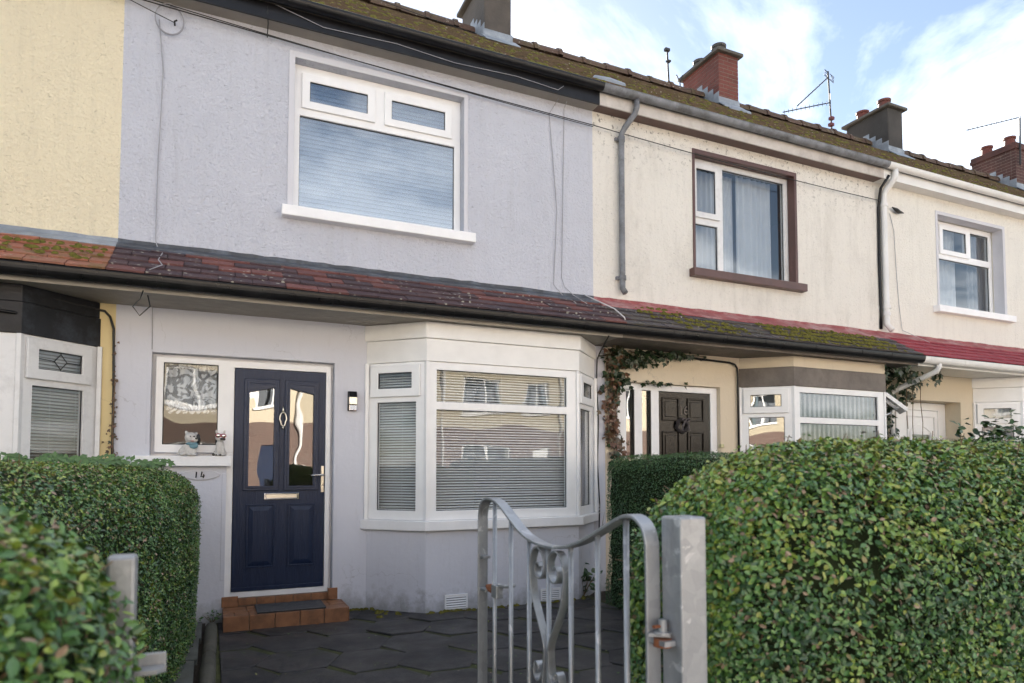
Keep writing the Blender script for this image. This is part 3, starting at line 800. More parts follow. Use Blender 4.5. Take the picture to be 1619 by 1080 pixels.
def rooms(parent, dx):
    x0, x1 = XL + dx + .06, XR + dx - .06
    for z0, z1 in ((-.02, 2.62), (2.72, 5.42)):
        b = MB(); y0, y1 = .252, 3.6
        b.add([(x0, y0, z0), (x1, y0, z0), (x1, y1, z0), (x0, y1, z0), (x0, y0, z1), (x1, y0, z1), (x1, y1, z1), (x0, y1, z1)],
              [(0, 1, 2, 3), (4, 7, 6, 5), (1, 5, 6, 2), (2, 6, 7, 3), (3, 7, 4, 0)])
        b.build('room', 'room_wall', parent)
    MB().box(XL + dx, XR + dx, 6.55, 6.8, -.05, 5.6).build('rear_wall', 'mortar', parent)

def walls(parent, dx, um, lm, uw, lower_holes, lx=(XL, XR)):
    F = shiftF(dx)
    MB().slab(F, XL, XR, 3.24, 5.62, -.25, 0, [uw]).build('upper_wall', um, parent)
    MB().slab(F, lx[0], lx[1], -.06, 3.238, -.25, 0, lower_holes).build('lower_wall', lm, parent)

BAY = [(1.387, 0), (1.85, -.433), (3.49, -.433), (3.935, 0)]
def bay(parent, dx, wallm, sillm, fm, fascia, blinds, labels, side_pane='glass', frm='white_upvc', open_right=False, style='venetian', xshift=0.0, who=''):
    pts = [(x + dx + xshift, y) for x, y in BAY]
    ins = [(pts[0][0] + .16, .02), (pts[1][0] + .07, -.27), (pts[2][0] - .07, -.27), (pts[3][0] - .16, .02)]
    bw_ = MB()
    ring = pts + ins[::-1]
    bw_.prism(ring, -.05, .76)
    bw = bw_.build('bay_window', wallm, parent, bevel=.006)
    def ring_off(o0, o1, z0, z1, name, m, bevel=.004):
        P0 = [(pts[0][0] - o1 * 1.2, -.0012), (pts[1][0] - o1 * .41, pts[1][1] - o1), (pts[2][0] + o1 * .41, pts[2][1] - o1), (pts[3][0] + o1 * 1.2, -.0012)]
        P1 = [(pts[0][0] - o0 * 1.2, -.0012), (pts[1][0] - o0 * .41, pts[1][1] - o0), (pts[2][0] + o0 * .41, pts[2][1] - o0), (pts[3][0] + o0 * 1.2, -.0012)]
        return MB().prism(P0 + P1[::-1], z0, z1).build(name, m, bw, bevel=bevel)
    ring_off(-.16, .055, .762, .855, 'sill', sillm, .008)
    if fascia == 'white':
        ring_off(-.1, .012, 2.362, 2.575, 'fascia_board', 'white_board')
        ring_off(-.1, .032, 2.577, 2.733, 'cornice', 'white_board', .01)
    else:
        ring_off(-.1, .012, 2.362, 2.60, 'fascia_board', fascia)
        ring_off(-.1, .004, 2.602, 2.733, 'cornice', fascia if fascia != 'brown_timber' else 'cream_render')
    # facets
    for i in range(3):
        a, b = Vector(pts[i]), Vector(pts[i + 1]); ln = (b - a).length; F = facet(pts[i], b - a)
        if i == 1: li = [(.10, ln - .135, 1.98, 2.285), (.10, ln - .135, .945, 1.905)]; sa = ()
        else:
            li = [(.085, ln - .11, 2.07, 2.30), (.10, ln - .115, .945, 1.98)]; sa = (0,)
        if i == 2 and open_right: li = [(.085, ln - .11, 2.04, 2.31), (.10, ln - .115, .945, 1.95)]; sa = ()
        u0, u1 = (.022, ln - .026) if i == 1 else ((.004, ln - .024) if i == 0 else (.024, ln - .004))
        fr_holes = li
        fr = MB().slab(F, u0, u1, .857, 2.361, -.066, -.004, fr_holes).build('frame', frm, bw, bevel=.004)
        for k, (c, d, e, f) in enumerate(li):
            nn = -.03
            if k in sa:
                q = .04
                MB().slab(F, c - .045, d + .045, e - .04, f + .035, -.003, .026, [(c + q, d - q, e + q, f - q)]).build('sash', frm, bw, bevel=.006)
                c, d, e, f = c + q, d - q, e + q, f - q; nn = .008
            if i == 2 and open_right and k == 0:
                continue
            MB().slab(F, c - .004, d + .004, e - .004, f + .004, nn - .004, nn + .006, [(c + .005, d - .005, e + .005, f - .005)]).build('gasket', 'black_rubber', bw)
            MB().fbox(F, c + .002, d - .002, nn - .006, nn, e + .002, f - .002).build('pane', side_pane, bw)
        if i == 2 and open_right:            # top-hung light standing open
            c, d, e, f = li[0]; an = R(48)
            def Fo(u, n, z, F=F, f=f, an=an):
                zz = z - f - .03; return F(u, .012 + n * math.cos(an) - zz * math.sin(an), f + .03 + zz * math.cos(an) + n * math.sin(an))
            MB().slab(Fo, c - .045, d + .045, e - .04, f + .035, -.02, .026, [(c + .04, d - .04, e + .04, f - .04)]).build('sash', frm, bw, bevel=.004)
            MB().fbox(Fo, c + .041, d - .041, 0, .006, e + .041, f - .041).build('pane', side_pane, bw)
            MB().tube([F((c + d) / 2, -.02, e), F((c + d) / 2, .1, e + .06)], .006, 5).build('stay', 'chrome', bw)
        lab = labels[i] if labels else None
        if lab:
            if style == 'venetian': blind(F, .06, ln - .06, .875, 2.34, -.13, .0262, blinds, lab)
            elif style == 'vertical':
                org = F(ln / 2, -.14, .9); e_ = empty('vertical_blind', org, lab, 'blind', 'vertical blinds in the bay of the cream house')
                k = .05
                while k < ln - .1:
                    MB().fbox(facet(F(k + .04, -.14, 0)[:2], (b - a).normalized() + Vector((0, .45))), -.042, .042, -.0008, .0008, .9, 2.3).build('vane', 'blind_white', e_); k += .082
                MB().fbox(F, .04, ln - .04, -.17, -.12, 2.301, 2.335).build('head_rail', 'blind_white', e_)
    # corner posts between the facets
    for k in (1, 2):
        x, y = pts[k]; s_ = 1 if k == 1 else -1
        MB().prism([(x - s_ * .020, y + .022), (x - s_ * .006, y - .010), (x + s_ * .024, y - .010), (x + s_ * .026, y + .06), (x + s_ * .01, y + .09), (x - s_ * .0, y + .06)], .857, 2.361).build('corner_post', frm, bw, bevel=.003)
    for k in (0, 3):
        x, y = pts[k]; s_ = 1 if k == 0 else -1
        MB().box(min(x - s_ * .03, x + s_ * .004), max(x - s_ * .03, x + s_ * .004), -.030, -.001, .857, 2.361).build('wall_trim', frm, bw, bevel=.003)
    return bw

def vent(parent, x0, x1, z0, z1, y, m='white_paint'):
    F = facet((0, y), (1, 0))
    v_ = MB().slab(F, x0, x1, z0, z1, .0005, .010, [(x0 + .015, x1 - .015, z0 + .012, z1 - .012)]).build('air_vent', m, parent)
    MB().fbox(F, x0 + .015, x1 - .015, .0004, .002, z0 + .012, z1 - .012).build('vent_backing', 'black_matte', v_)
    n = 5
    for k in range(n):
        z = z0 + .012 + (k + .3) * (z1 - z0 - .024) / n; h = (z1 - z0 - .024) / n * .62
        MB().add([F(x0 + .015, .002, z + h), F(x1 - .015, .002, z + h), F(x1 - .015, .011, z + h * .15), F(x0 + .015, .011, z + h * .15), F(x0 + .015, .002, z + h - .004), F(x1 - .015, .002, z + h - .004), F(x1 - .015, .011, z), F(x0 + .015, .011, z)],
                 [(0, 1, 2, 3), (7, 6, 5, 4), (3, 2, 6, 7), (0, 4, 5, 1)]).build('vent_slat', m, v_)

def downpipe(parent, pts, r, m, clips=()):
    p_ = MB().tube(pts, r, 14).build('downpipe', m, parent, smooth=True)
    for (x, y, z) in clips:
        MB().lathe([(r, 0), (r * 1.28, 0), (r * 1.28, .045), (r, .045)], (x, y, z), 14).build('pipe_clip', m, p_)
        MB().box(x - r * 1.9, x + r * 1.9, y + r * .6, y + r + .015, z + .005, z + .04).build('pipe_clip', m, p_)
    return p_

houses = {}
def new_house(key, dx, label):
    h = empty('terraced_house', (1.6 + dx, 0, 0), label, 'house', 'houses of the terrace'); houses[key] = h; return h

UW = (.665, 2.37, 3.79, 5.25)
DOOR_HOLES = [(-.475, .135, 1.455, 2.35), (.135, 1.07, -.07, 2.35), (1.5, 3.82, .1, 2.62)]

# ---- number 14 (grey) --------------------------------------------------------
h = new_house('grey', 0, 'lilac grey roughcast house with navy front door and white bay window'); H14 = h
walls(h, 0, 'grey_roughcast', 'grey_render', UW, DOOR_HOLES, (XL, 4.085)); rooms(h, 0)
# smooth margins round the upstairs window
MB().slab(FW, UW[0] - .055, UW[1] + .045, UW[2], UW[3] + .06, .0005, .012, [(UW[0], UW[1], UW[2] - .1, UW[3])]).build('window_margin', 'grey_margin', h, bevel=.004)
uw = win(h, FW, .667, 2.368, 3.795, 5.248, -.165, -.10, [(.77, 1.42, 4.855, 5.14), (1.575, 2.235, 4.855, 5.14), (.725, 2.30, 3.845, 4.755)], sash=(0, 1), gm='upper_glass')
MB().fbox(FW, .56, 2.475, -.15, .095, 3.69, 3.7895).build('window_sill', 'white_paint', h, bevel=.008)
blind(FW, .70, 2.33, 3.83, 5.2, -.22,   .042, -58, 'white venetian blind, its slats shut, behind the upstairs window of the grey house', sw=.05)
# door screen: window and door in one recess
fr = MB().slab(FW, -.445, 1.045, 1.485, 2.322, -.115, -.055, [(-.385, .055, 1.555, 2.275), (.188, 1.0, 1.48, 2.262)])
fr.slab(FW, .128, 1.045, .185, 1.4848, -.115, -.055, [(.188, 1.0, .235, 1.6)])
scr = fr.build('door_screen', 'white_upvc', h, bevel=.004)
MB().slab(FW, -.389, .059, 1.551, 2.279, -.086, -.073, [(-.378, .048, 1.562, 2.268)]).build('gasket', 'black_rubber', scr)
MB().fbox(FW, -.384, .054, -.083, -.077, 1.556, 2.274).build('pane', 'glass', scr)
MB().slab(FW, -.475, 1.07, -.06, 2.35, -.2, -.1152, [(-.44, .13, 1.5, 2.3), (.18, 1.0, -.01, 2.25), (-.476, .1, -.1, 1.454)]).build('inner_reveal', 'white_paint', h)
MB().fbox(FW, -.60, .172, -.12, .075, 1.365, 1.4545).build('window_sill', 'white_paint', h, bevel=.006)
for (a, b, c, d, n_) in ((-.21, .86, 2.352, 2.366, .006), (-.50, -.477, 1.95, 2.10, .004), (1.072, 1.092, .55, 2.1, .006), (.10, .134, .36, 1.3, .006), (-.505, -.477, 1.56, 1.95, .007), (1.072, 1.084, .2, .55, .004)):
    MB().fbox(FW, a, b, .0003, n_, c, d).build('render_patch', 'grey_render', h, bevel=.002)
# door leaf
dr = MB().slab(FW, .192, .996, .238, 2.258, -.105, -.062, [(.318, .535, 1.185, 2.125), (.672, .889, 1.185, 2.125)]).build('front_door', 'door_navy', h, bevel=.003)
for k, (a, b) in enumerate(((.318, .535), (.672, .889))):
    # cassette round each glass with the angled head
    sg = 1 if k == 0 else -1
    MB().slab(FW, a - .045, b + .045, 1.142, 2.168, -.0615, -.046, [(a - .005, b + .005, 1.182, 2.128)]).build('glass_cassette', 'door_navy_flat', dr, bevel=.006)
    MB().slab(FW, a - .02, b + .02, 1.165, 2.145, -.0455, -.038, [(a, b, 1.185, 2.125)]).build('glass_cassette', 'door_navy_flat', dr, bevel=.003)
    lo, hi = (2.045, 2.095) if k == 0 else (2.095, 2.045)
    MB().add([FW(a, -.085, lo), FW(b, -.085, hi), FW(b, -.085, 2.125), FW(a, -.085, 2.125), FW(a, -.042, lo), FW(b, -.042, hi), FW(b, -.042, 2.125), FW(a, -.042, 2.125)],
             [(0, 1, 2, 3), (4, 5, 6, 7), (0, 1, 5, 4), (1, 2, 6, 5), (2, 3, 7, 6), (3, 0, 4, 7)]).build('angled_head', 'door_navy_flat', dr)
    MB().fbox(FW, a, b, -.086, -.078, 1.185, 2.125).build('pane', 'door_glass', dr)
    # lower raised panels
    pa, pb = (.305, .555) if k == 0 else (.665, .915)
    MB().slab(FW, pa, pb, .44, 1.02, -.0615, -.052, [(pa + .018, pb - .018, .458, 1.002)]).build('panel_moulding', 'door_navy', dr, bevel=.004)
    pq = .06
    MB().add([FW(pa + .02, -.0612, .46), FW(pb - .02, -.0612, .46), FW(pb - .02, -.0612, 1.0), FW(pa + .02, -.0612, 1.0), FW(pa + pq, -.050, .50), FW(pb - pq, -.050, .50), FW(pb - pq, -.050, .96), FW(pa + pq, -.050, .96)],
             [(4, 5, 6, 7), (0, 1, 5, 4), (1, 2, 6, 5), (2, 3, 7, 6), (3, 0, 4, 7)]).build('door_panel', 'door_navy', dr)
MB().fbox(FW, .192, .996, -.0618, -.048, .238, .275).build('weather_bar', 'door_navy', dr, bevel=.004)
lb = MB().slab(FW, .455, .765, 1.06, 1.12, -.0615, -.050, [(.475, .745, 1.073, 1.107)]).build('letterbox', 'chrome', dr, bevel=.004)
MB().fbox(FW, .475, .745, -.0605, -.055, 1.073, 1.107).build('letterbox_flap', 'brushed_chrome', dr, bevel=.003)
b = MB().lathe([(0, 0), (.012, .004), (.016, .02), (.010, .035), (0, .045)], (0, 0, 0), 10)
kn = MB(); kx, kz = .611, 1.80
ring = [(kx + .030 * math.sin(a) * (1.0 if math.cos(a) > -.2 else .75), -.036 + .062 - .02 + .0, kz + .065 * math.cos(a)) for a in [2 * math.pi * i / 20 for i in range(21)]]
ring = [(x, .032, z) for x, y, z in ring]
kn.tube(ring, .0075, 8); kn.tube([(kx, .055, kz + .07), (kx, .03, kz + .075), (kx, .035, kz + .105), (kx, .04, kz + .12)], [.014, .012, .008, .002], 8); kn.tube([(kx, .055, kz - .075), (kx, .028, kz - .078)], .011, 8)
kn.build('door_knocker', 'brushed_chrome', dr, smooth=True)
MB().fbox(FW, .962, .990, -.0615, -.055, 1.12, 1.37).build('handle_plate', 'brushed_chrome', dr, bevel=.004)
MB().tube([(.977, .058, 1.285), (.977, .012, 1.285), (.965, .004, 1.285), (.90, .004, 1.283), (.865, .008, 1.280)], [.010, .010, .009, .008, .007], 8).build('door_handle', 'chrome', dr, smooth=True)
MB().tube([(.977, .058, 1.19), (.977, .046, 1.19)], .011, 8).build('keyhole', 'chrome', dr)
# lace and hallway behind the side light
curtain(FW, -.37, .04, 1.86, 2.30, -.16, 'white lace net curtain with scalloped hem in the window beside the navy door', 'lace', 5, .012, 'net_curtain')
b = MB()
for k in range(7):
    a0 = -.36 + k * .058; prof = [FW(a0 + .058 * i / 6, -.157, 1.861 - .03 * math.sin(math.pi * i / 6)) for i in range(7)]
    q = len(b.v); b.v += prof + [FW(a0 + .058 * i / 6, -.157, 1.868) for i in range(7)]
    b.f += [(q + i, q + i + 1, q + 8 + i, q + 7 + i) for i in range(6)]
b.build('hem', 'lace', bpy.data.objects['net_curtain'])
# step of quarry tiles
st = MB().box(.125, 1.135, -.415, -.001, -.03, .105).build('door_step', 'mortar', h)
xs = [.12 + k * .204 for k in range(6)]
for a, b in zip(xs[:-1], xs[1:]): MB().box(a + .003, b - .003, -.43, -.416, -.01, .118).build('tile', 'quarry_tile', st, bevel=.004)
xs = [.12, .21, .325, .53, .735, .94, 1.14]
for a, b in zip(xs[:-1], xs[1:]): MB().box(a + .003, b - .003, -.43 + .0165, -.255, .106, .118).build('tile', 'quarry_tile', st, bevel=.004)
xs = [.12, .315, .50, .71, .915, 1.01, 1.14]
for a, b in zip(xs[:-1], xs[1:]): MB().box(a + .003, b - .003, -.249, -.135, .106, .1185).build('tile', 'quarry_tile', st, bevel=.004)
for a, b in zip(xs[:-1], xs[1:]): MB().box(a + .003, b - .003, -.129, -.0165, .106, .118).build('tile', 'quarry_tile', st, bevel=.004)
for z in (0,):
    for a in (1.141,): MB().box(a, a + .012, -.42, -.02, -.01, .117).build('tile', 'quarry_tile', st, bevel=.003)
MB().fbox(FW, .14, 1.06, -.12, -.0385, .0, .184).build('sub_sill', 'mortar', h)
for k in range(5): MB().fbox(FW, .253 + k * .158, .253 + (k + 1) * .158 - .005, -.038, -.026, .119, .183).build('tile', 'quarry_tile', st, bevel=.003)
for a, b, zt in ((.115, .25, .21), (1.035, 1.118, .225)): MB().fbox(FW, a, b, .0005, .014, .119, zt).build('tile', 'quarry_tile', st, bevel=.003)
MB().box(1.032, 1.0345, -.012, .04, .119, .224).build('tile', 'quarry_tile', st)
# bay
bw14 = bay(h, 0, 'grey_render', 'white_paint', 'white_upvc', 'white', -36, ['white venetian blind in the left slanted light of the grey house bay', 'wide white venetian blind in the front of the grey house bay', 'narrow white venetian blind in the right slanted light of the grey house bay'])
vent(bw14, 2.035, 2.265, .02, .155, -.434); vent(bw14, 3.045, 3.27, .02, .14, -.434)
def pick14(r, c):
    if r >= 4: return 'tile_red' if random.random() < .8 else 'tile_purple'
    if r >= 2: return 'tile_red' if random.random() < (.6 if c < 8 else .4) else 'tile_purple'
    return 'tile_purple' if random.random() < .88 else 'tile_red'
canopy(h, 0, pick14, 'dark_lead', 'black_plastic', gx=(-.42, -.38, .45, .95, 1.55, 2.05, 2.55, 3.0, 3.45))
main_roof(h, 0, 420); eaves(h, 0, 'black_paint', 'black_paint', 'soffit_grey', (-.2, .75, 1.5, 2.3, 2.75, 2.95, 3.5), .9)
chimney(h, 3.99, 'render', 'pot_red')

# ---- number 12 (yellow) ------------------------------------------------------
dx = -HW; h = new_house('yellow', dx, 'yellow roughcast house at the left edge with blackened bay fascia'); F_ = shiftF(dx)
walls(h, dx, 'yellow_roughcast', 'yellow_render', UW, DOOR_HOLES); rooms(h, dx)
win(h, F_, .667, 2.368, 3.795, 5.248, -.165, -.10, [(.77, 1.42, 4.855, 5.14), (1.575, 2.235, 4.855, 5.14), (.725, 2.30, 3.845, 4.755)], sash=(0, 1), gm='upper_glass')
MB().fbox(F_, .56, 2.475, -.15, .095, 3.69, 3.7895).build('window_sill', 'white_paint', h, bevel=.008)
win(h, F_, -.44, .13, 1.49, 2.32, -.115, -.055, [(-.385, .075, 1.55, 2.27)])
MB().fbox(F_, .136, 1.069, -.11, -.06, 0.0, 2.349).build('front_door', 'white_upvc', h)
bw12 = bay(h, dx, 'yellow_render', 'white_paint', 'old_upvc', 'peeling_black', 30, [None, None, 'pale venetian blind half open in the bay of the yellow house'], frm='old_upvc', xshift=-.115)
canopy(h, dx, lambda r, c: 'tile_orange', 'lead', 'black_plastic', moss=[(2.0, 3.9, .1, .55, 170)], gx=(2.6, 3.12, 3.5))
main_roof(h, dx, 150); eaves(h, dx, 'black_paint', 'black_paint', 'soffit_grey', (0, 1.2, 2.4, 3.5))
# leaded diamond in the top light, black side of its bay
a, b = Vector((BAY[2][0] + dx - .115, BAY[2][1])), Vector((BAY[3][0] + dx - .115, 0)); F = facet(a, b - a); ln = (b - a).length
uc, zc = ln / 2 - .01, 2.185; lead = MB()
for p0, p1 in (((uc, zc + .06), (uc, zc + .10)), ((uc, zc - .06), (uc, zc - .10)), ((uc - .05, zc), (uc - .185, zc + .005)), ((uc + .05, zc), (uc + .18, zc)), ((uc, zc + .06), (uc - .05, zc)), ((uc, zc + .06), (uc + .05, zc)), ((uc, zc - .06), (uc - .05, zc)), ((uc, zc - .06), (uc + .05, zc))):
    lead.tube([F(p0[0], .011, p0[1]), F(p1[0], .011, p1[1])], .0035, 5)
lead.build('leading', 'black_rubber', bw12)

# ---- number 16 (cream) -------------------------------------------------------
dx = HW; h = new_house('cream', dx, 'cream roughcast house with brown window surround and black panelled door'); F_ = shiftF(dx); H16 = h
UW16 = (.70, 2.395, 3.79, 5.27)
walls(h, dx, 'cream_roughcast', 'cream_render', UW16, DOOR_HOLES, (4.087 - HW, XR)); rooms(h, dx)
MB().slab(F_, UW16[0] - .02, UW16[1] + .028, UW16[2], UW16[3] + .04, -.105, .014, [(UW16[0] + .015, UW16[1] - .015, UW16[2] - .1, UW16[3] - .015)]).build('window_margin', 'brown_paint', h, bevel=.004)
win(h, F_, .716, 2.379, 3.795, 5.253, -.17, -.108, [(.775, 1.165, 4.53, 5.17), (.775, 1.165, 3.86, 4.42), (1.255, 2.31, 3.85, 5.19)], fm='old_upvc', sash=(0,), gm='net_glass')
MB().fbox(F_, .62, 2.50, -.15, .095, 3.69, 3.7895).build('window_sill', 'brown_paint', h, bevel=.006)
curtain(F_, 1.65, 2.25, 3.8, 5.25, -.30, 'white curtain hanging at the right of the brown-trimmed upstairs window', folds=6)
curtain(F_, .75, 1.64, 3.8, 5.25, -.36, 'pale net curtain across the left of the brown-trimmed upstairs window', 'curtain', 11, .012, 'net_curtain')
d0 = dx
fr = MB().slab(F_, -.40, 1.068, -.05, 2.345, -.12, -.055, [(-.28, -.165, -.04, 2.27), (-.055, .072, -.04, 2.27), (.185, .965, -.06, 2.27)]).build('door_screen', 'white_paint', h, bevel=.004)
for a, b in ((-.28, -.165), (-.055, .072)):
    MB().fbox(F_, a + .001, b - .001, -.10, -.094, -.03, 2.268).build('pane', 'side_glass', fr)
    MB().fbox(F_, b - .012, b - .001, -.093, -.056, -.03, 2.268).build('glazing_bead', 'black_paint', fr)
dr = MB().slab(F_, .188, .962, 0.0, 2.266, -.11, -.066, []).build('front_door', 'door_black', h, bevel=.003)
for a, b in ((.235, .49), (.61, .865)):
    for c, d in ((1.92, 2.20), (1.35, 1.79), (.3, 1.1)):
        MB().slab(F_, a, b, c, d, -.0655, -.048, [(a + .02, b - .02, c + .02, d - .02)]).build('panel_moulding', 'door_black', dr, bevel=.005)
        MB().fbox(F_, a + .045, b - .045, -.0655, -.056, c + .045, d - .045).build('door_panel', 'door_black', dr, bevel=.006)
tm = text_mesh('16', .15, .004, 'brown_timber')
o = link('door_number', tm, dr); o.location = Vector(F_(.55, -.060, 2.0)) - wloc(dr); o.rotation_euler = (R(90), 0, 0)
b = MB()
pts = [(F_(.515 + .075 * math.cos(a), -.045 + .008 * math.sin(5 * a), 1.86 + .075 * math.sin(a))) for a in [2 * math.pi * i / 24 for i in range(25)]]
b.tube(pts, [.022 + .006 * math.sin(i * 2.1) for i in range(25)], 8)
e = empty('door_wreath', F_(.515, -.06, 1.785), 'small dark wreath hanging on the black panelled door', 'wreath')
b.build('ring', 'wreath', e, smooth=True)
b = MB()
for s_ in (-1, 1): b.ribbon([F_(.55, -.02, 1.93), F_(.55 + s_ * .035, -.005, 1.95), F_(.55 + s_ * .055, -.01, 1.93), F_(.55 + s_ * .03, -.015, 1.91), F_(.55, -.02, 1.925), F_(.55 + s_ * .04, -.015, 1.86), F_(.55 + s_ * .05, -.02, 1.80)], (0, 1, .2), .03, .003)
b.build('bow', 'ribbon', e)
o = MB().fbox(F_, 1.05, 1.10, -.02, .03, 1.60, 1.645).build('bell_push', 'brass_plate', None, org=F_(1.07, 0, 1.6), bevel=.004); tag(o, 'small brass box on the reveal right of the black door', 'bell push')
bay(h, dx, 'cream_render', 'white_paint', 'white_upvc', 'brown_timber', 30, [None, 'vertical white blind vanes in the front of the cream house bay', None], open_right=True, style='vertical', side_pane='side_glass')
def pick16(r, c): return 'tile_slate' if random.random() < .85 else 'tile_purple'
canopy(h, dx, pick16, 'red_flashing', 'black_plastic', fl=.20, moss=[(-.35, .35, .25, .6, 45), (.0, 1.0, .02, .3, 130), (1.4, 3.6, .02, .5, 520), (2.0, 3.4, .03, .35, 260)], soffm='brown_timber', gx=(-.15, .0, .58, 1.15, 1.95, 2.75, 3.3))
main_roof(h, dx, 300); eaves(h, dx, 'pale_fascia', 'grey_pipe', 'brown_paint', (-.55, .2, .95, 1.7, 2.4, 2.95, 3.5), .95, .17)
chimney(h, 8.64, 'brick', 'pot_dark')
downpipe(h, [(4.40, -.225, 5.60), (4.40, -.225, 5.50), (4.39, -.20, 5.43), (4.32, -.10, 5.30), (4.30, -.06, 5.24), (4.298, -.055, 5.0), (4.30, -.055, 3.5), (4.30, -.055, 3.42), (4.315, -.09, 3.36)], .034, 'grey_pipe', ((4.298, -.055, 5.16), (4.30, -.055, 3.52)))
# buried outlet pipe arching over the door
b = MB().tube([F_(.05, .03, 2.70), F_(1.20, .03, 2.665), F_(1.29, .03, 2.645), F_(1.325, .03, 2.60), F_(1.33, .03, 2.50), F_(1.335, .03, .1)], .013, 8)
o = b.build('cable_conduit', 'black_plastic', None, org=F_(1.33, .03, .1), smooth=True); tag(o, 'dark conduit bending over the black door and down beside the bay', 'conduit')

# ---- number 18 (white gutters, red canopy) -----------------------------------
dx = 2 * HW; h = new_house('white', dx, 'pale roughcast house with bright red canopy tiles and white gutters'); F_ = shiftF(dx)
UW18 = (.64, 2.27, 3.79, 5.22)
walls(h, dx, 'white_roughcast', 'pale_render', UW18, DOOR_HOLES); rooms(h, dx)
MB().slab(F_, UW18[0] - .04, UW18[1] + .05, UW18[2], UW18[3] + .045, -.15, .010, [(UW18[0] + .008, UW18[1] - .008, UW18[2] - .1, UW18[3] - .008)]).build('window_margin', 'grey_margin', h, bevel=.004)
win(h, F_, .649, 2.261, 3.795, 5.21, -.24, -.17, [(.70, .86, 4.72, 5.13), (.96, 1.62, 4.72, 5.13), (1.72, 2.19, 4.72, 5.13), (.70, 2.19, 3.85, 4.62)], fm='white_upvc', sash=(1,), gm='net_glass')
MB().fbox(F_, .50, 2.40, -.2, .10, 3.69, 3.7895).build('window_sill', 'white_paint', h, bevel=.006)
curtain(F_, .7, 1.6, 3.8, 5.2, -.36, 'sheer white curtain in the upstairs window above the red canopy', folds=8, amp=.015)
curtain(F_, 1.85, 2.25, 3.8, 5.2, -.33, 'grey curtain drawn to the right of the window above the red canopy', 'dark_curtain', 4)
fr = MB().slab(F_, -.42, 1.10, -.05, 2.345, -.30, -.24, [(-.33, -.06, 1.0, 2.25), (.10, .90, -.04, 2.23)]).build('door_screen', 'white_upvc', h, bevel=.004)
MB().fbox(F_, -.33, -.06, -.28, -.274, 1.0, 2.25).build('pane', 'side_glass', fr)
dr = MB().slab(F_, .103, .897, 0.0, 2.226, -.29, -.25, [(.29, .71, 1.3, 1.88)]).build('front_door', 'white_upvc', h, bevel=.003)
b = MB(); arch = []
for i in range(13): arch.append((.26 + .48 * i / 12, 1.90 + .10 * math.sin(math.pi * i / 12)))
b.ribbon([F_(.26, -.243, 1.28)] + [F_(u, -.243, z) for u, z in arch] + [F_(.74, -.243, 1.28)], (0, 1, 0), .012, .04); b.build('arched_moulding', 'white_upvc', dr)
b = MB(); top_ = [F_(u, -.256, z - .025) for u, z in arch]; bot_ = [F_(u, -.256, 1.86) for u, z in arch]; k = len(arch)
b.v += top_ + bot_; b.f += [(i, i + 1, k + i + 1, k + i) for i in range(k - 1)]; b.build('arched_moulding', 'white_upvc', dr)
MB().slab(F_, .18, .82, 1.2, 2.14, -.2495, -.238, [(.20, .80, 1.2, 2.12)]).build('panel_moulding', 'old_upvc', dr)
MB().fbox(F_, .29, .71, -.272, -.266, 1.3, 1.88).build('pane', 'side_glass', dr)
bay(h, dx, 'pale_render', 'white_paint', 'white_upvc', 'white', 30, None)
Fb = facet((BAY[0][0] + dx, 0), Vector(BAY[1]) - Vector(BAY[0]))
curtain(Fb, .08, .56, .95, 2.30, -.16, 'beige curtain in the slanted bay light of the red canopy house', 'curtain', 5)
canopy(h, dx, lambda r, c: 'tile_painted', 'red_flashing', 'white_plastic', soffm='white_plastic', gx=(-.62, .1, .9, 1.7, 2.5, 3.3))
main_roof(h, dx, 300); eaves(h, dx, 'white_plastic', 'white_plastic', 'white_plastic', (-.65, .3, 1.1, 1.9, 2.7, 3.5), .95)
chimney(h, 13.22, 'soot', 'pot_red')
downpipe(h, [(8.80, -.22, 5.60), (8.80, -.22, 5.50), (8.79, -.20, 5.44), (8.77, -.09, 5.34), (8.765, -.06, 5.28), (8.765, -.055, 5.0), (8.765, -.055, 3.40), (8.79, -.12, 3.30)], .042, 'white_plastic', ((8.765, -.055, 5.1), (8.765, -.055, 3.62), (8.765, -.055, 3.52)))
downpipe(h, [(8.98, -.645, 2.80), (8.98, -.645, 2.72), (8.975, -.62, 2.665), (8.93, -.50, 2.61), (8.83, -.14, 2.46), (8.815, -.07, 2.42), (8.81, -.06, 2.34), (8.81, -.06, .0)], .036, 'white_plastic')
# ---- number 20 and the far end (roof line) ------------------------------------
dx = 3 * HW; h = new_house('far', dx, 'far end house of the row, only its roof and dark brick chimney in view'); F_ = shiftF(dx)
walls(h, dx, 'cream_roughcast', 'cream_render', UW, DOOR_HOLES); rooms(h, dx)
win(h, F_, .667, 2.368, 3.795, 5.248, -.165, -.10, [(.77, 1.42, 4.855, 5.14), (1.575, 2.235, 4.855, 5.14), (.725, 2.30, 3.845, 4.755)], sash=(0, 1), gm='upper_glass')
MB().fbox(F_, .136, 1.069, -.11, -.06, 0.0, 2.349).build('front_door', 'brown_paint', h)
win(h, F_, -.44, .13, 1.49, 2.32, -.115, -.055, [(-.385, .075, 1.55, 2.27)])
bay(h, dx, 'cream_render', 'white_paint', 'white_upvc', 'white', 30, None)
canopy(h, dx, lambda r, c: 'tile_purple', 'lead', 'white_plastic', soffm='white_plastic')
main_roof(h, dx, 120); eaves(h, dx, 'white_plastic', 'white_plastic', 'white_plastic', (0, 1.2, 2.4, 3.5))
chimney(h, 17.72, 'dark', 'pot_red')
main_roof(h, 4 * HW, 60)
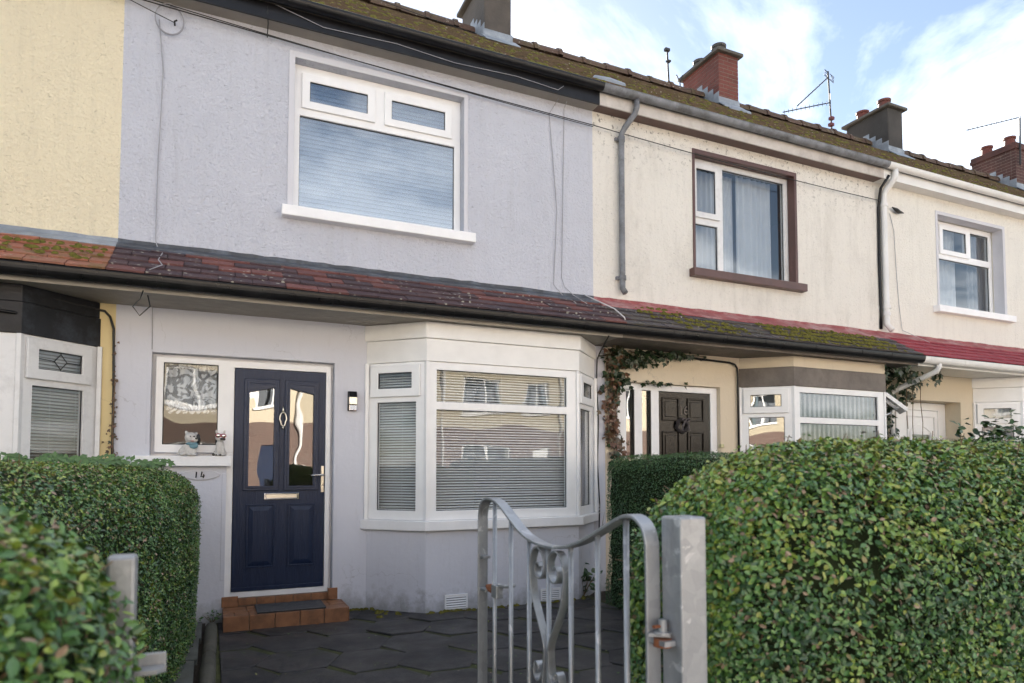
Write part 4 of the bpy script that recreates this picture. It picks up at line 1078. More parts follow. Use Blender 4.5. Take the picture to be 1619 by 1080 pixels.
# lead-capped rolls at the party walls
for x, z in ((4.53, 6.225), (8.55, 7.72)):
    hh = H16; y_ = EAVE_Y + (z - EAVE_Z) / math.tan(PITCH)
    b = MB().tube([(x - .22, y_, z - .02), (x - .20, y_, z + .0), (x + .0, y_ , z + .012), (x + .22, y_, z), (x + .24, y_, z - .02)], [.03, .07, .075, .07, .03], 10); b.build('lead_saddle', 'lead', hh, smooth=True)

# ------------------------------------------------------------------ things on the facade
def wire(pts, r, m, label, name='cable', cat='cable', group=None):
    org = pts[0]; o = MB().tube(pts, r, 6).build(name, m, None, org=org, smooth=True); return tag(o, label, cat, group)
def sag(a, b, s, n=14):
    a, b = Vector(a), Vector(b); return [tuple(a.lerp(b, i / n) - Vector((0, 0, s * 4 * (i / n) * (1 - i / n)))) for i in range(n + 1)]
wire(sag((-1.2, -.075, 5.42), (3.934, -.06, 5.262), .02) + sag((3.95, -.06, 5.26), (8.70, -.06, 5.178), .03), .0055, 'wire_black', 'long black cable strung under the eaves across the grey and cream fronts')
wire(sag((-1.2, -.045, 5.475), (3.934, -.03, 5.262), .03), .0045, 'wire_black', 'thin upper black wire close under the eaves of the grey house')
wire(sag((-1.9, -.55, 5.55), (-.36, -.03, 5.285), .03), .004, 'wire_black', 'dark drop wire running from the left to the hook near the eaves')
e = empty('wire_coil', (-.38, -.02, 5.28), 'coiled spare wire on a hook high on the grey wall', 'wire')
b = MB()
pts = []
for i in range(50):
    a = i / 24 * 2 * math.pi; pts.append((-.40 + (.115 - .004 * (i // 24)) * math.sin(a), -.02 - .0006 * i, 5.30 + .135 * math.cos(a)))
b.tube(pts, .004, 6); b.build('loop', 'wire_grey', e, smooth=True)
MB().tube([(-.36, 0, 5.28), (-.36, -.05, 5.285), (-.34, -.05, 5.30)], .008, 6).build('hook', 'wire_black', e)
wire([(-.481, -.02, 5.286), (-.468, -.012, 5.129), (-.442, -.01, 4.85), (-.452, -.01, 4.4), (-.464, -.01, 4.05), (-.468, -.012, 3.32), (-.446, -.03, 3.24), (-.40, -.16, 3.18), (-.42, -.35, 3.06), (-.38, -.5, 2.98), (-.46, -.62, 2.90)], .0045, 'wire_grey', 'grey wire falling from the coil down the grey wall onto the tiles')
wire([(3.472, -.16, 5.50), (3.46, -.05, 5.45), (3.375, -.012, 5.298), (3.452, -.01, 4.45), (3.47, -.01, 4.2), (3.45, -.01, 3.8), (3.424, -.012, 3.375), (3.543, -.03, 3.25), (3.6, -.2, 3.15)], .0045, 'wire_grey', 'slack grey wire left of the pair at the right end of the grey wall')
wire([(3.576, -.1, 5.50), (3.565, -.012, 5.40), (3.548, -.01, 4.46), (3.528, -.01, 3.46), (3.56, -.02, 3.36), (3.664, -.03, 3.28), (3.74, -.2, 3.15)], .004, 'wire_grey', 'straight grey wire right of the pair at the right end of the grey wall')
wire([(3.80, -.03, 3.30), (3.86, -.2, 3.20), (3.93, -.45, 3.06), (3.935, -.63, 2.93), (3.94, -.64, 2.90)], .007, 'wire_white', 'white cable lying over the canopy tiles at the house boundary')
wire([(3.75, -.62, 2.72), (3.97, -.1, 2.66), (3.975, -.02, 2.58), (3.965, -.02, 2.3), (3.985, -.025, 1.9), (3.97, -.02, 1.4), (3.99, -.03, .95), (3.985, -.02, .6)], .008, 'wire_black', 'dark cable hanging down beside the right end of the grey house bay')
wire([(3.95, -.02, 1.1), (3.99, -.03, .9), (3.96, -.04, .85), (4.04, -.06, .86), (4.02, -.03, .70)], .006, 'wire_white', 'loose white cable end beside the bay sill')
wire([(-2.6, -.46, 2.69), (-1.6, -.455, 2.685), (-1.25, -.36, 2.68), (-.90, -.03, 2.675), (-.83, -.02, 2.665), (-.79, -.02, 2.62), (-.762, -.02, 2.52), (-.75, -.02, 2.0), (-.744, -.02, .5)], .010, 'wire_black', 'black cable curving off the dark bay fascia and down the yellow strip')
wire([(-2.6, -.468, 2.52), (-1.44, -.468, 2.515), (-1.36, -.452, 2.51), (-.93, -.055, 2.50)], .013, 'black_plastic', 'thick black cable clipped along the blackened bay fascia')
wire([(-.50, -.62, 2.73), (-.52, -.62, 2.66), (-.57, -.61, 2.60), (-.52, -.62, 2.53), (-.45, -.62, 2.61), (-.47, -.6, 2.70)], .005, 'wire_black', 'bent wire loop hanging below the black gutter')
wire([(-.478, -.03, 2.74), (-.476, -.004, 2.60), (-.474, -.004, 2.37)], .003, 'wire_grey', 'thin grey wire dropping to the corner of the porch window')
wire(sag((1.95, 3.2, 8.40), (3.75, 3.2, 8.27), .02) , .006, 'wire_black', 'thin wire running over the roof to the grey chimney')
wire([(4.0, .0, 2.62), (4.02, -.03, 2.62), (4.4, -.04, 2.69), (5.0, -.03, 2.70)], .006, 'wire_black', 'thin black wire among the ivy under the canopy')
wire([(.40, -.16, 5.63), (.40, -.172, 5.5), (.41, -.13, 5.43), (.41, -.03, 5.36)], .005, 'wire_black', 'short black wire hook over the black eaves fascia')
wire([(.45, -.18, 5.60), (.9, -.178, 5.50), (1.6, -.176, 5.53), (2.2, -.178, 5.49), (2.9, -.177, 5.52), (3.4, -.178, 5.49), (3.47, -.178, 5.55)], .0035, 'wire_grey', 'thin grey wire wandering along the black eaves fascia')
wire([(8.70, -.2, 5.5), (8.68, -.08, 5.35), (8.70, -.02, 5.1), (8.69, -.02, 4.3), (8.70, -.02, 3.6), (8.69, -.02, 3.33)], .021, 'black_plastic', 'black cable running down the wall next to the white downpipe')
wire([(8.95, -.01, 5.05), (9.03, -.01, 4.8), (9.06, -.01, 4.2), (9.10, -.01, 3.7), (9.14, -.02, 3.35), (9.4, -.25, 3.15)], .004, 'wire_grey', 'thin grey wire down the pale wall right of the white downpipe')
e = wire([(8.95, -.05, 5.13), (9.05, -.05, 5.10), (9.10, -.04, 5.09), (9.2, -.05, 5.08)], [.006, .03, .03, .006], 'wire_black', 'dark cable clamp at the end of the long cable on the pale wall', 'cable_clamp', 'clamp')

# number plaque
e = empty('number_plaque', (-.085, 0, 1.29), 'oval grey plaque reading 14 below the porch window sill', 'plaque')
el = [(-.075 + .155 * math.cos(a) * (1 + .12 * math.sin(a)), 1.288 + .044 * math.sin(a)) for a in [2 * math.pi * i / 40 for i in range(40)]]
b = MB(); k = len(el); b.v += [FW(u, .001, z) for u, z in el] + [FW(u, .012, z) for u, z in el] + [FW(-.075 + (u + .075) * .96, .016, 1.288 + (z - 1.288) * .93) for u, z in el]
b.f += [(i, (i + 1) % k, k + (i + 1) % k, k + i) for i in range(k)] + [(k + i, k + (i + 1) % k, 2 * k + (i + 1) % k, 2 * k + i) for i in range(k)] + [tuple(range(2 * k, 3 * k))]
b.build('plate', 'grey_margin', e)
b = MB().tube([FW(-.106, .018, 1.316), FW(-.110, .018, 1.264)], [.006, .005], 6)
b.tube([FW(-.062, .018, 1.318), FW(-.068, .018, 1.285), FW(-.072, .018, 1.272), FW(-.062, .018, 1.275), FW(-.040, .018, 1.281)], [.006, .005, .004, .004, .005], 6); b.tube([FW(-.048, .0185, 1.296), FW(-.052, .0185, 1.262)], .0055, 6)
b.build('numerals', 'black_matte', e)

# wall light by the door
e = empty('wall_light', (1.235, 0, 1.90), 'small black and steel wall light right of the navy door', 'light')
MB().fbox(FW, 1.193, 1.277, .001, .022, 1.895, 2.085).build('back_plate', 'black_paint', e, bevel=.004)
MB().add([FW(1.198, .023, 2.03), FW(1.272, .023, 2.03), FW(1.272, .075, 2.03), FW(1.198, .075, 2.03), FW(1.198, .023, 2.083), FW(1.272, .023, 2.083), FW(1.272, .05, 2.083), FW(1.198, .05, 2.083)], [(0, 3, 2, 1), (4, 5, 6, 7), (0, 1, 5, 4), (1, 2, 6, 5), (2, 3, 7, 6), (3, 0, 4, 7)]).build('sensor_hood', 'black_paint', e, bevel=.003)
MB().fbox(FW, 1.198, 1.272, .023, .070, 1.955, 2.028).build('steel_body', 'brushed_chrome', e, bevel=.004)
MB().fbox(FW, 1.200, 1.270, .023, .060, 1.90, 1.953).build('lamp_lens', 'lens', e, bevel=.004)

# doormat on the step
e = empty('doormat', (.63, -.24, .119), 'ribbed dark grey rubber mat on the orange tiled step', 'doormat')
o = MB().box(.385, .955, -.405, -.06, .1195, .136).build('mat', 'mat_ribbed', e, bevel=.004)
MB().box(.386, .954, -.410, -.4055, .1195, .132).build('mat_edge', 'black_rubber', e)

# dog figurines ------------------------------------------------------------------
def part(me, name, m, parent, loc=(0, 0, 0)):
    me.materials.clear(); me.materials.append(MATS[m]); o = link(name, me, parent); o.location = loc; return o
sz = 1.4545
e = empty('dog_figurine', (-.172, -.035, sz), 'white puppy ornament with blue bandana on the porch window sill', 'ornament')
part(blobs([(0, 0, .055, .062, .05, .055), (.028, -.012, .085, .045, .042, .055), (-.045, .0, .035, .036, .042, .036), (.0, -.03, .03, .03, .03, .03), (.045, -.035, .032, .016, .018, .036), (.012, -.038, .03, .016, .018, .032),
            (.05, -.05, .010, .02, .022, .012), (.012, -.054, .010, .02, .022, .012), (-.045, -.035, .012, .026, .024, .014), (-.075, .01, .02, .02, .014, .014),
            (.018, -.012, .158, .052, .046, .048), (.045, -.042, .140, .030, .026, .024), (.02, -.036, .142, .034, .026, .024), (-.018, -.004, .198, .016, .012, .024, 0, -20, 0), (.052, .004, .190, .016, .014, .022, 0, 35, 0)]), 'body', 'statue', e)
part(blobs([(.026, -.02, .105, .052, .048, .016), (.04, -.048, .088, .036, .014, .028)], .004, 2), 'bandana', 'statue_blue', e)
part(blobs([(.075, -.028, .155, .016, .026, .036), (.06, -.068, .150, .012, .009, .009)], .004, 2), 'dark_ear_and_nose', 'statue_dark', e)
part(blobs([(.014, -.056, .168, .006, .005, .006), (.042, -.060, .168, .008, .006, .008)], .0025, 1), 'eyes', 'statue_dark', e)
part(blobs([(.03, -.062, .128, .018, .008, .007)], .003, 1), 'mouth', 'statue_pink', e)
e = empty('dog_figurine', (.078, -.035, sz), 'grey french bulldog ornament wearing red goggles on the porch window sill', 'ornament')
part(blobs([(0, 0, .05, .042, .038, .05), (0, -.012, .095, .036, .034, .05), (-.022, -.035, .045, .013, .014, .045), (.024, -.035, .045, .013, .014, .045), (-.022, -.045, .010, .017, .02, .011), (.024, -.045, .010, .017, .02, .011),
            (-.036, -.008, .024, .02, .032, .024), (.036, -.008, .024, .02, .032, .024), (0, -.016, .165, .042, .038, .036), (.012, -.048, .150, .026, .02, .02), (-.03, -.006, .210, .012, .008, .026, 0, -14, 0), (.032, -.006, .210, .012, .008, .026, 0, 14, 0)]), 'body', 'statue', e)
part(blobs([(-.016, -.052, .180, .024, .012, .020), (.026, -.052, .178, .024, .012, .020), (.005, -.02, .180, .046, .042, .010)], .004, 1), 'goggles', 'goggle_red', e)
part(blobs([(-.016, -.063, .180, .017, .006, .014), (.026, -.063, .178, .017, .006, .014)], .003, 1), 'goggle_lens', 'chrome', e)
part(blobs([(.016, -.066, .150, .022, .008, .012), (.03, -.05, .148, .014, .014, .012), (-.03, .0, .135, .008, .02, .03)], .004, 1), 'dark_muzzle', 'statue_dark', e)
part(blobs([(-.052, -.03, .014, .013, .013, .013), (-.040, -.02, .032, .010, .010, .014), (-.028, -.055, .010, .010, .008, .008), (.005, -.05, .010, .010, .008, .008)], .0035, 1), 'paw_marks', 'concrete', e)

# ------------------------------------------------------------------ aerials
def yagi(b, p, d, ln, n, el):
    d = Vector(d).normalized(); up = Vector((0, 0, 1)); side = d.cross(up).normalized(); up2 = side.cross(d)
    b.tube([p, tuple(Vector(p) + d * ln)], .012, 6)
    for i in range(n):
        c = Vector(p) + d * (ln * (i + .6) / n); b.tube([tuple(c - side * el), tuple(c + side * el)], .005, 5)
    for s_ in (-1, 1):
        c = Vector(p) - d * .02 + up2 * (.06 * s_)
        for q in range(3): b.tube([tuple(c - side * .11 + up2 * (.035 * q * s_)), tuple(c + side * .11 + up2 * (.035 * q * s_))], .006, 5)
        for t_ in (-.11, .11): b.tube([tuple(c + side * t_ - up2 * (.05 * s_)), tuple(c + side * t_ + up2 * (.08 * s_))], .007, 5)
e = empty('tv_aerial', (11.92, 3.4, 8.39), 'tall aerial with two comb arms standing left of the grey chimney', 'aerial', 'roof aerials')
MB().tube([(11.92, 3.4, 8.2), (11.86, 3.4, 9.2), (11.83, 3.4, 9.78)], .018, 8).build('mast', 'aerial_metal', e)
b = MB(); yagi(b, (11.85, 3.4, 9.10), (-.66, .75, 0), .92, 11, .09); yagi(b, (11.84, 3.4, 9.66), (-.52, .58, -.62), .80, 9, .04); b.build('yagi_array', 'aerial_metal', e)
MB().box(11.84, 11.94, 3.36, 3.44, 8.60, 8.66).box(11.86, 11.95, 3.36, 3.44, 8.74, 8.80).build('clamp', 'aerial_red', e)
e = empty('tv_aerial', (18.2, 3.0, 8.9), 'comb aerial on a short mast on the dark brick chimney at far right', 'aerial', 'roof aerials')
MB().tube([(17.55, 2.84, 8.6), (17.60, 2.84, 9.75)], .02, 8).build('mast', 'aerial_metal', e)
b = MB(); yagi(b, (17.60, 2.86, 9.78), (-.5, .87, 0), 1.05, 11, .12); b.build('yagi_array', 'aerial_metal', e)
e = empty('roof_mast', (7.73, 3.4, 8.3), 'bare black mast with a red clamp left of the brick chimney', 'aerial', 'roof aerials')
MB().tube([(7.86, 3.4, 8.28), (7.80, 3.4, 8.42), (7.66, 3.4, 8.56), (7.63, 3.4, 9.15)], .018, 8).build('mast', 'aerial_metal', e)
MB().tube([(7.95, 3.4, 8.3), (7.92, 3.4, 8.6), (7.84, 3.4, 8.72)], .012, 6).tube([(7.92, 3.4, 8.6), (7.98, 3.4, 8.74)], .012, 6).build('bracket', 'aerial_metal', e)
MB().box(7.58, 7.68, 3.37, 3.43, 9.12, 9.17).build('mast_fitting', 'aerial_metal', e)
MB().box(7.62, 7.70, 3.37, 3.43, 8.92, 8.95).build('mast_fitting', 'aerial_metal', e)
MB().box(7.80, 7.90, 3.36, 3.44, 8.33, 8.46).build('clamp', 'aerial_red', e)

# ------------------------------------------------------------------ gate and posts
GX = .825
def post(x, y, zt, label, w_=.032):
    e = empty('gate_post', (x, y, -.05), label, 'gate post', 'galvanised gate posts')
    MB().box(x - w_, x + w_, y - w_, y + w_, -.1, zt).build('post', 'galvanised', e, bevel=.005)
    return e
pR = post(.875, -5.4, 1.2527, 'galvanised square gate post carrying the open gate')
pL = post(-.112, -5.385, 1.225, 'galvanised square gate post half hidden in the front left hedge', .0185)
MB().prism([(.815, -5.415), (.842, -5.415), (.842, -5.365), (.815, -5.365)], 1.000, 1.010).build('hinge_pin', 'galvanised', pR)
MB().box(-.089, -.052, -5.40, -5.395, 1.055, 1.085).build('latch_plate', 'galvanised', pL, bevel=.002)
MB().prism([(-.090, -5.43), (-.062, -5.43), (-.054, -5.42), (-.054, -5.40), (-.062, -5.39), (-.090, -5.39)], 1.062, 1.068).build('latch_keeper', 'galvanised', pL)
ge = empty('garden_gate', (GX, -5.38, 0), 'open galvanised steel garden gate with scrolls and dipped top rail', 'gate')
prof = [(-4.432, .12), (-4.432, 1.18), (-4.436, 1.21), (-4.452, 1.238), (-4.485, 1.252), (-4.53, 1.252), (-4.575, 1.245), (-4.62, 1.228), (-4.69, 1.193), (-4.76, 1.162), (-4.83, 1.147), (-4.91, 1.141), (-4.98, 1.146), (-5.05, 1.160), (-5.12, 1.182), (-5.19, 1.212), (-5.25, 1.237), (-5.285, 1.248), (-5.315, 1.248), (-5.342, 1.235), (-5.358, 1.212), (-5.364, 1.18), (-5.364, .12)]
# round the polyline
def smoothline(p, it=2):
    for _ in range(it):
        q = [p[0]]
        for a, b in zip(p[:-1], p[1:]):
            q += [(a[0] * .75 + b[0] * .25, a[1] * .75 + b[1] * .25), (a[0] * .25 + b[0] * .75, a[1] * .25 + b[1] * .75)]
        p = q + [p[-1]]
    return p
pr = smoothline(prof, 2)
MB().ribbon([(GX, y, z) for y, z in pr], (1, 0, 0), .034, .008).build('frame', 'galvanised', ge, bevel=.002)
def topz(y):
    for a, b in zip(pr[:-1], pr[1:]):
        if a[1] > 1.0 and b[1] > 1.0 and min(a[0], b[0]) <= y <= max(a[0], b[0]) and a[0] != b[0]: return a[1] + (b[1] - a[1]) * (y - a[0]) / (b[0] - a[0])
    return 1.14
for y in (-4.535, -4.66, -4.785, -4.905, -5.025, -5.152, -5.27):
    MB().tube([(GX, y, .13), (GX, y, topz(y) - .003)], .0068, 12).build('bar', 'galvanised', ge, smooth=True)
MB().ribbon([(GX, -4.436, .125), (GX, -5.36, .125)], (1, 0, 0), .034, .008).build('bottom_rail', 'galvanised', ge)
MB().ribbon([(GX, -4.436, .62), (GX, -5.36, .62)], (1, 0, 0), .03, .008).build('mid_rail', 'galvanised', ge)
def spiral(cy, cz, r0, turns, a0, sgn, n=26):
    return [(cy + sgn * r0 * (1 - .8 * i / n) * math.cos(a0 + turns * 2 * math.pi * i / n), cz + r0 * (1 - .8 * i / n) * math.sin(a0 + turns * 2 * math.pi * i / n)) for i in range(n + 1)]
for sgn in (-1, 1):           # S scrolls: curl at the top, twist to the middle, curl at the bottom
    c0 = -4.905
    body = [(c0 + sgn * .030, .72), (c0 + sgn * .022, .78), (c0 + sgn * .011, .85), (c0 + sgn * .011, .885), (c0 + sgn * .036, .942), (c0 + sgn * .060, .995), (c0 + sgn * .068, 1.035), (c0 + sgn * .072, 1.07), (c0 + sgn * .070, 1.10), (c0 + sgn * .056, 1.130), (c0 + sgn * .034, 1.136), (c0 + sgn * .012, 1.118), (c0 + sgn * .007, 1.085), (c0 + sgn * .016, 1.058), (c0 + sgn * .036, 1.050), (c0 + sgn * .050, 1.066), (c0 + sgn * .048, 1.088), (c0 + sgn * .034, 1.096), (c0 + sgn * .026, 1.084)]
    low = [(c0 + sgn * .012, .87), (c0 + sgn * .014, .83), (c0 + sgn * .03, .79), (c0 + sgn * .055, .775), (c0 + sgn * .072, .79), (c0 + sgn * .075, .81), (c0 + sgn * .062, .828), (c0 + sgn * .047, .822), (c0 + sgn * .044, .808), (c0 + sgn * .053, .80)]
    body = [(c0 + (y - c0) * (1.36 if z > .9 else 1.0), z) for y, z in body]
    MB().ribbon([(GX, y, z) for y, z in smoothline(body, 2)], (1, 0, 0), .022, .005).build('scroll', 'galvanised', ge, bevel=.001)
    MB().ribbon([(GX, y, z) for y, z in smoothline(low, 2)], (1, 0, 0), .022, .005).build('scroll', 'galvanised', ge, bevel=.001)
MB().prism([(GX - .016, -5.372), (GX + .03, -5.405), (GX + .036, -5.395), (GX + .02, -5.36), (GX - .016, -5.36)], 1.012, 1.019).tube([(GX + .006, -5.388, 1.02), (GX + .006, -5.388, 1.048)], .009, 12).tube([(GX + .006, -5.388, 1.019), (GX + .006, -5.388, 1.024)], .018, 14).build('hinge', 'galvanised', ge)
MB().tube([(GX - .02, -5.392, 1.036), (GX + .025, -5.384, 1.033)], .0035, 6).tube([(GX + .006, -5.388, .995), (GX + .006, -5.388, 1.011)], .019, 12).build('hinge_rust', 'rust', ge)
# latch on the far stile
MB().box(GX - .013, GX + .013, -4.468, -4.44, 1.056, 1.064).box(GX - .014, GX + .014, -4.49, -4.44, .953, .960).build('latch_stop', 'galvanised', ge)
MB().tube([(GX, -4.47, .968), (GX + .002, -4.50, .966), (GX + .004, -4.53, .966)], [.006, .014, .016], 10).build('latch_bolt', 'rust', ge)
MB().box(GX - .012, GX + .012, -4.575, -4.533, .945, .985).tube([(GX, -4.56, .985), (GX, -4.62, .990), (GX + .01, -4.665, 1.0)], .006, 8).build('latch', 'galvanised', ge, bevel=.003)

# ------------------------------------------------------------------ hedges
def rbox_points(n, lo, hi, r, bottom=True):
    lo, hi = np.array(lo, float), np.array(hi, float); d = hi - lo
    A = np.array([d[1] * d[2], d[1] * d[2], d[0] * d[2], d[0] * d[2], d[0] * d[1]]); f = rng.choice(5, n, p=A / A.sum())
    p = lo + rng.random((n, 3)) * d
    p[f == 0, 0] = lo[0]; p[f == 1, 0] = hi[0]; p[f == 2, 1] = lo[1]; p[f == 3, 1] = hi[1]; p[f == 4, 2] = hi[2]
    c0, c1 = lo + r, hi - r; c0[2] = lo[2] - 1
    q = np.clip(p, c0, c1); nn = p - q; nn /= np.maximum(np.linalg.norm(nn, axis=1, keepdims=True), 1e-6)
    return q + nn * r, nn
def wob(p, a):
    return a * (np.sin(p[:, 0] * 5.1 + 1.3 * np.sin(p[:, 1] * 3.7)) + np.sin(p[:, 1] * 6.3 + p[:, 2] * 4.1) + np.sin(p[:, 2] * 7.7 + p[:, 0] * 3.1 + 2)) / 3
def hedge(name, lo, hi, r, n, size, label, m='privet', shear=None, depth=.05, tmpl=(OVAL, OVALF), view=None, twigs=400, brown=.10, top_bright=.25, wobble=.02, density_fn=None):
    r = np.array(r if not np.isscalar(r) else (r, r, r), float)
    e = empty(name, ((lo[0] + hi[0]) / 2, (lo[1] + hi[1]) / 2, 0), label, 'hedge', 'clipped hedges of the front gardens')
    sh = shear or (lambda p: p)
    def gen(k):
        p, nn = rbox_points(k, lo, hi, r); p = p + nn * wob(p, wobble)[:, None]
        if density_fn is not None:
            keep = density_fn(p); p, nn = p[keep], nn[keep]
        return p, nn
    p, nn = gen(n); k = len(p)
    dd = rng.random(k) ** 1.7 * depth - .012
    shoot = (rng.random(k) < .02) & (nn[:, 2] > .3); dd[shoot] = -rng.random(shoot.sum()) * .03
    P = sh(p - nn * dd[:, None])
    up = np.array([0, 0, 1.0])
    W = nn * .9 + rng.normal(0, .55, (k, 3)) + up * .35
    U = rng.normal(0, 1, (k, 3)) + up * .25
    clump = (np.sin(p[:, 0] * 17 + 2 * np.sin(p[:, 2] * 11)) + np.sin(p[:, 1] * 13 + p[:, 2] * 19)) * .08
    tone = np.clip(rng.normal(.40, .21, k) + clump + top_bright * np.clip(nn[:, 2], 0, 1) - 2.2 * np.clip(dd, 0, 1), 0, .86)  # young growth and painted top light on upward leaves, painted shade on deep ones
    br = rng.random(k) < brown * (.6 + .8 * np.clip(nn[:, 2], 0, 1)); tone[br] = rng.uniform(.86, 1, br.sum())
    s = size * rng.uniform(.45, 1.35, k)
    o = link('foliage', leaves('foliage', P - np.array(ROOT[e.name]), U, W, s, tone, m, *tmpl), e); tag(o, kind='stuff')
    # dark twiggy heart
    b = MB(); lo_, hi_ = np.array(lo) + depth * .75, np.array(hi) - depth * .75
    G = [16, 16, 10]
    bm = bmesh.new(); bmesh.ops.create_cube(bm, size=1); bmesh.ops.subdivide_edges(bm, edges=bm.edges, cuts=14, use_grid_fill=True)
    vs = np.array([v.co[:] for v in bm.verts]) + .5
    lo_[2] = -.03; vs = lo_ + vs * (hi_ - lo_)
    rr = np.minimum(r * .95, (hi_ - lo_) / 2 - .01); c0, c1 = lo_ + rr, hi_ - rr; c0[2] = lo_[2]; rad = rr
    q = np.clip(vs, c0, c1); v2 = (vs - q) / rad; ln = np.linalg.norm(v2, axis=1, keepdims=True); v2 = np.where(ln > 0, v2 / np.maximum(ln, 1e-6), 0); inner = np.abs(vs - q).max(1) < 1e-6
    vs2 = q + v2 * rad; vs2[inner] = vs[inner]
    vs2 = sh(vs2 + rng.normal(0, .008, vs2.shape))
    for v, c in zip(bm.verts, vs2): v.co = Vector(c) - Vector(ROOT[e.name])
    me = bpy.data.meshes.new('branches'); bm.to_mesh(me); bm.free(); me.materials.append(MATS['hedge_core']); link('branches', me, e)
    if twigs:
        p, nn = gen(twigs); b = MB()
        for a, nv in zip(sh(p), nn):
            d = Vector(nv) * random.uniform(.2, 1) + Vector((random.gauss(0, .6), random.gauss(0, .6), random.gauss(.3, .5))); d.normalize()
            s0 = Vector(a) - Vector(nv) * .045; L_ = random.uniform(.04, .10)
            mid = s0 + d * L_ * .5 + Vector((random.gauss(0, .004), random.gauss(0, .004), 0))
            b.tube([s0, mid, s0 + d * L_], [.0021, .0017, .001], 4, False)
        o = b.build('twigs', 'twig', e); tag(o, kind='stuff')
    return e
# near right, along the pavement
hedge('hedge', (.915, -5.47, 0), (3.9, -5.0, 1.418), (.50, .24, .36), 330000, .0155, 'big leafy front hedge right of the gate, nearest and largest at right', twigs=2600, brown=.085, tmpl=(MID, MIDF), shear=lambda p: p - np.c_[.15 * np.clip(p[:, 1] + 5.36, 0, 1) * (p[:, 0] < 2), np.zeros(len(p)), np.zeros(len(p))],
      density_fn=lambda p: (p[:, 0] > 0) & ((p[:, 1] < -5.1) | (p[:, 2] > 1.1) | (p[:, 0] < 1.2)), depth=.06)
# near left
hedge('hedge', (-1.5, -5.78, 0), (-.088, -5.22, 1.285), (.18, .17, .26), 80000, .0165, 'close front hedge in the bottom left corner, before the left gate post', twigs=700, brown=.06,
      depth=.05)
# left, along the path
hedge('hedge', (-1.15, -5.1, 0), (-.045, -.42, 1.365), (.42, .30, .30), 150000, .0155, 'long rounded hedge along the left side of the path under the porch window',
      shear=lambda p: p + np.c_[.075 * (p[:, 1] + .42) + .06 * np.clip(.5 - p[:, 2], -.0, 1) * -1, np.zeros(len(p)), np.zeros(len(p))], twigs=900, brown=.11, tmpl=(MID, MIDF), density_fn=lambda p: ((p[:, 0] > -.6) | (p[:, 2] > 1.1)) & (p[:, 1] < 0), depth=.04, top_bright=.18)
# between 14 and 16
hedge('hedge', (3.63, -5.0, 0), (4.36, -.66, 1.45), (.17, .14, .14), 110000, .0165, 'trim dark green hedge between the grey bay and the black door', m='privet_dark', tmpl=(SMALL, SMALLF), twigs=150, brown=.02, depth=.03, wobble=.035, density_fn=lambda p: (p[:, 0] < 3.85) | (p[:, 2] > 1.2) | (p[:, 1] > -.9))
# between 16 and 18
hedge('hedge', (8.30, -5.0, 0), (8.9, -.9, 1.69), (.15, .15, .12), 14000, .03, 'low far hedge showing above the big one, before the white door', m='privet_dark', tmpl=(SMALL, SMALLF), twigs=0, brown=.03)

# ------------------------------------------------------------------ ivy, bush, ferns, weeds
def climber(label, clusters, strands, size, name='ivy', cat='ivy'):
    e = empty(name, clusters[0][0], label, cat, 'climbing ivy on the house fronts'); o0 = np.array(clusters[0][0])
    P, T, W = [], [], []
    for (c, sd_, n, t0, t1) in clusters:
        q = rng.normal(0, 1, (n, 3)) * np.array(sd_) + np.array(c); P.append(q); T.append(rng.uniform(t0, t1, n)); W.append(rng.normal(0, .5, (n, 3)) + np.array([0, -1, .35]))
    P, T, W = np.concatenate(P), np.concatenate(T), np.concatenate(W); P[:, 1] = np.minimum(P[:, 1], -.012)
    U = rng.normal(0, .6, P.shape) + np.array([0, 0, -.8])
    o = link('foliage', leaves('foliage', P - o0, U, W, size * rng.uniform(.5, 1.25, len(P)), T, 'ivy_leaf', IVY, IVYF), e); tag(o, kind='stuff')
    b = MB()
    for s_ in strands: b.tube(s_, .005, 5)
    b.build('stem', 'twig', e)
    return e
climber('ivy climbing the corner left of the black door, brown and withered lower down', [
    ((4.17, -.07, 2.55), (.07, .03, .10), 120, .1, .9), ((4.28, -.08, 2.60), (.12, .04, .06), 140, .0, .75), ((4.52, -.10, 2.62), (.13, .05, .05), 90, .0, .6), ((4.80, -.12, 2.68), (.16, .05, .03), 70, 0, .5), ((5.2, -.1, 2.70), (.15, .04, .02), 40, 0, .4),
    ((4.16, -.06, 2.30), (.05, .03, .12), 110, .1, .9), ((4.30, -.05, 2.35), (.05, .02, .05), 40, 0, .5), ((4.13, -.05, 2.05), (.05, .02, .12), 90, .55, 1), ((4.16, -.05, 1.80), (.04, .02, .12), 90, .6, 1), ((4.22, -.05, 1.58), (.05, .02, .08), 60, .2, .95), ((4.7, -.02, 2.352), (.12, .01, .012), 14, 0, .5), ((4.98, -.02, 2.352), (.1, .01, .012), 12, 0, .5), ((4.23, -.05, 1.40), (.06, .02, .08), 50, .0, .7)],
    [[(4.18, -.02, 1.0), (4.20, -.02, 1.6), (4.15, -.02, 2.0), (4.17, -.03, 2.5), (4.3, -.05, 2.68), (4.9, -.06, 2.71), (5.5, -.05, 2.71)], [(4.16, -.02, 1.9), (4.1, -.03, 2.3), (4.09, -.03, 2.55)]], .062)
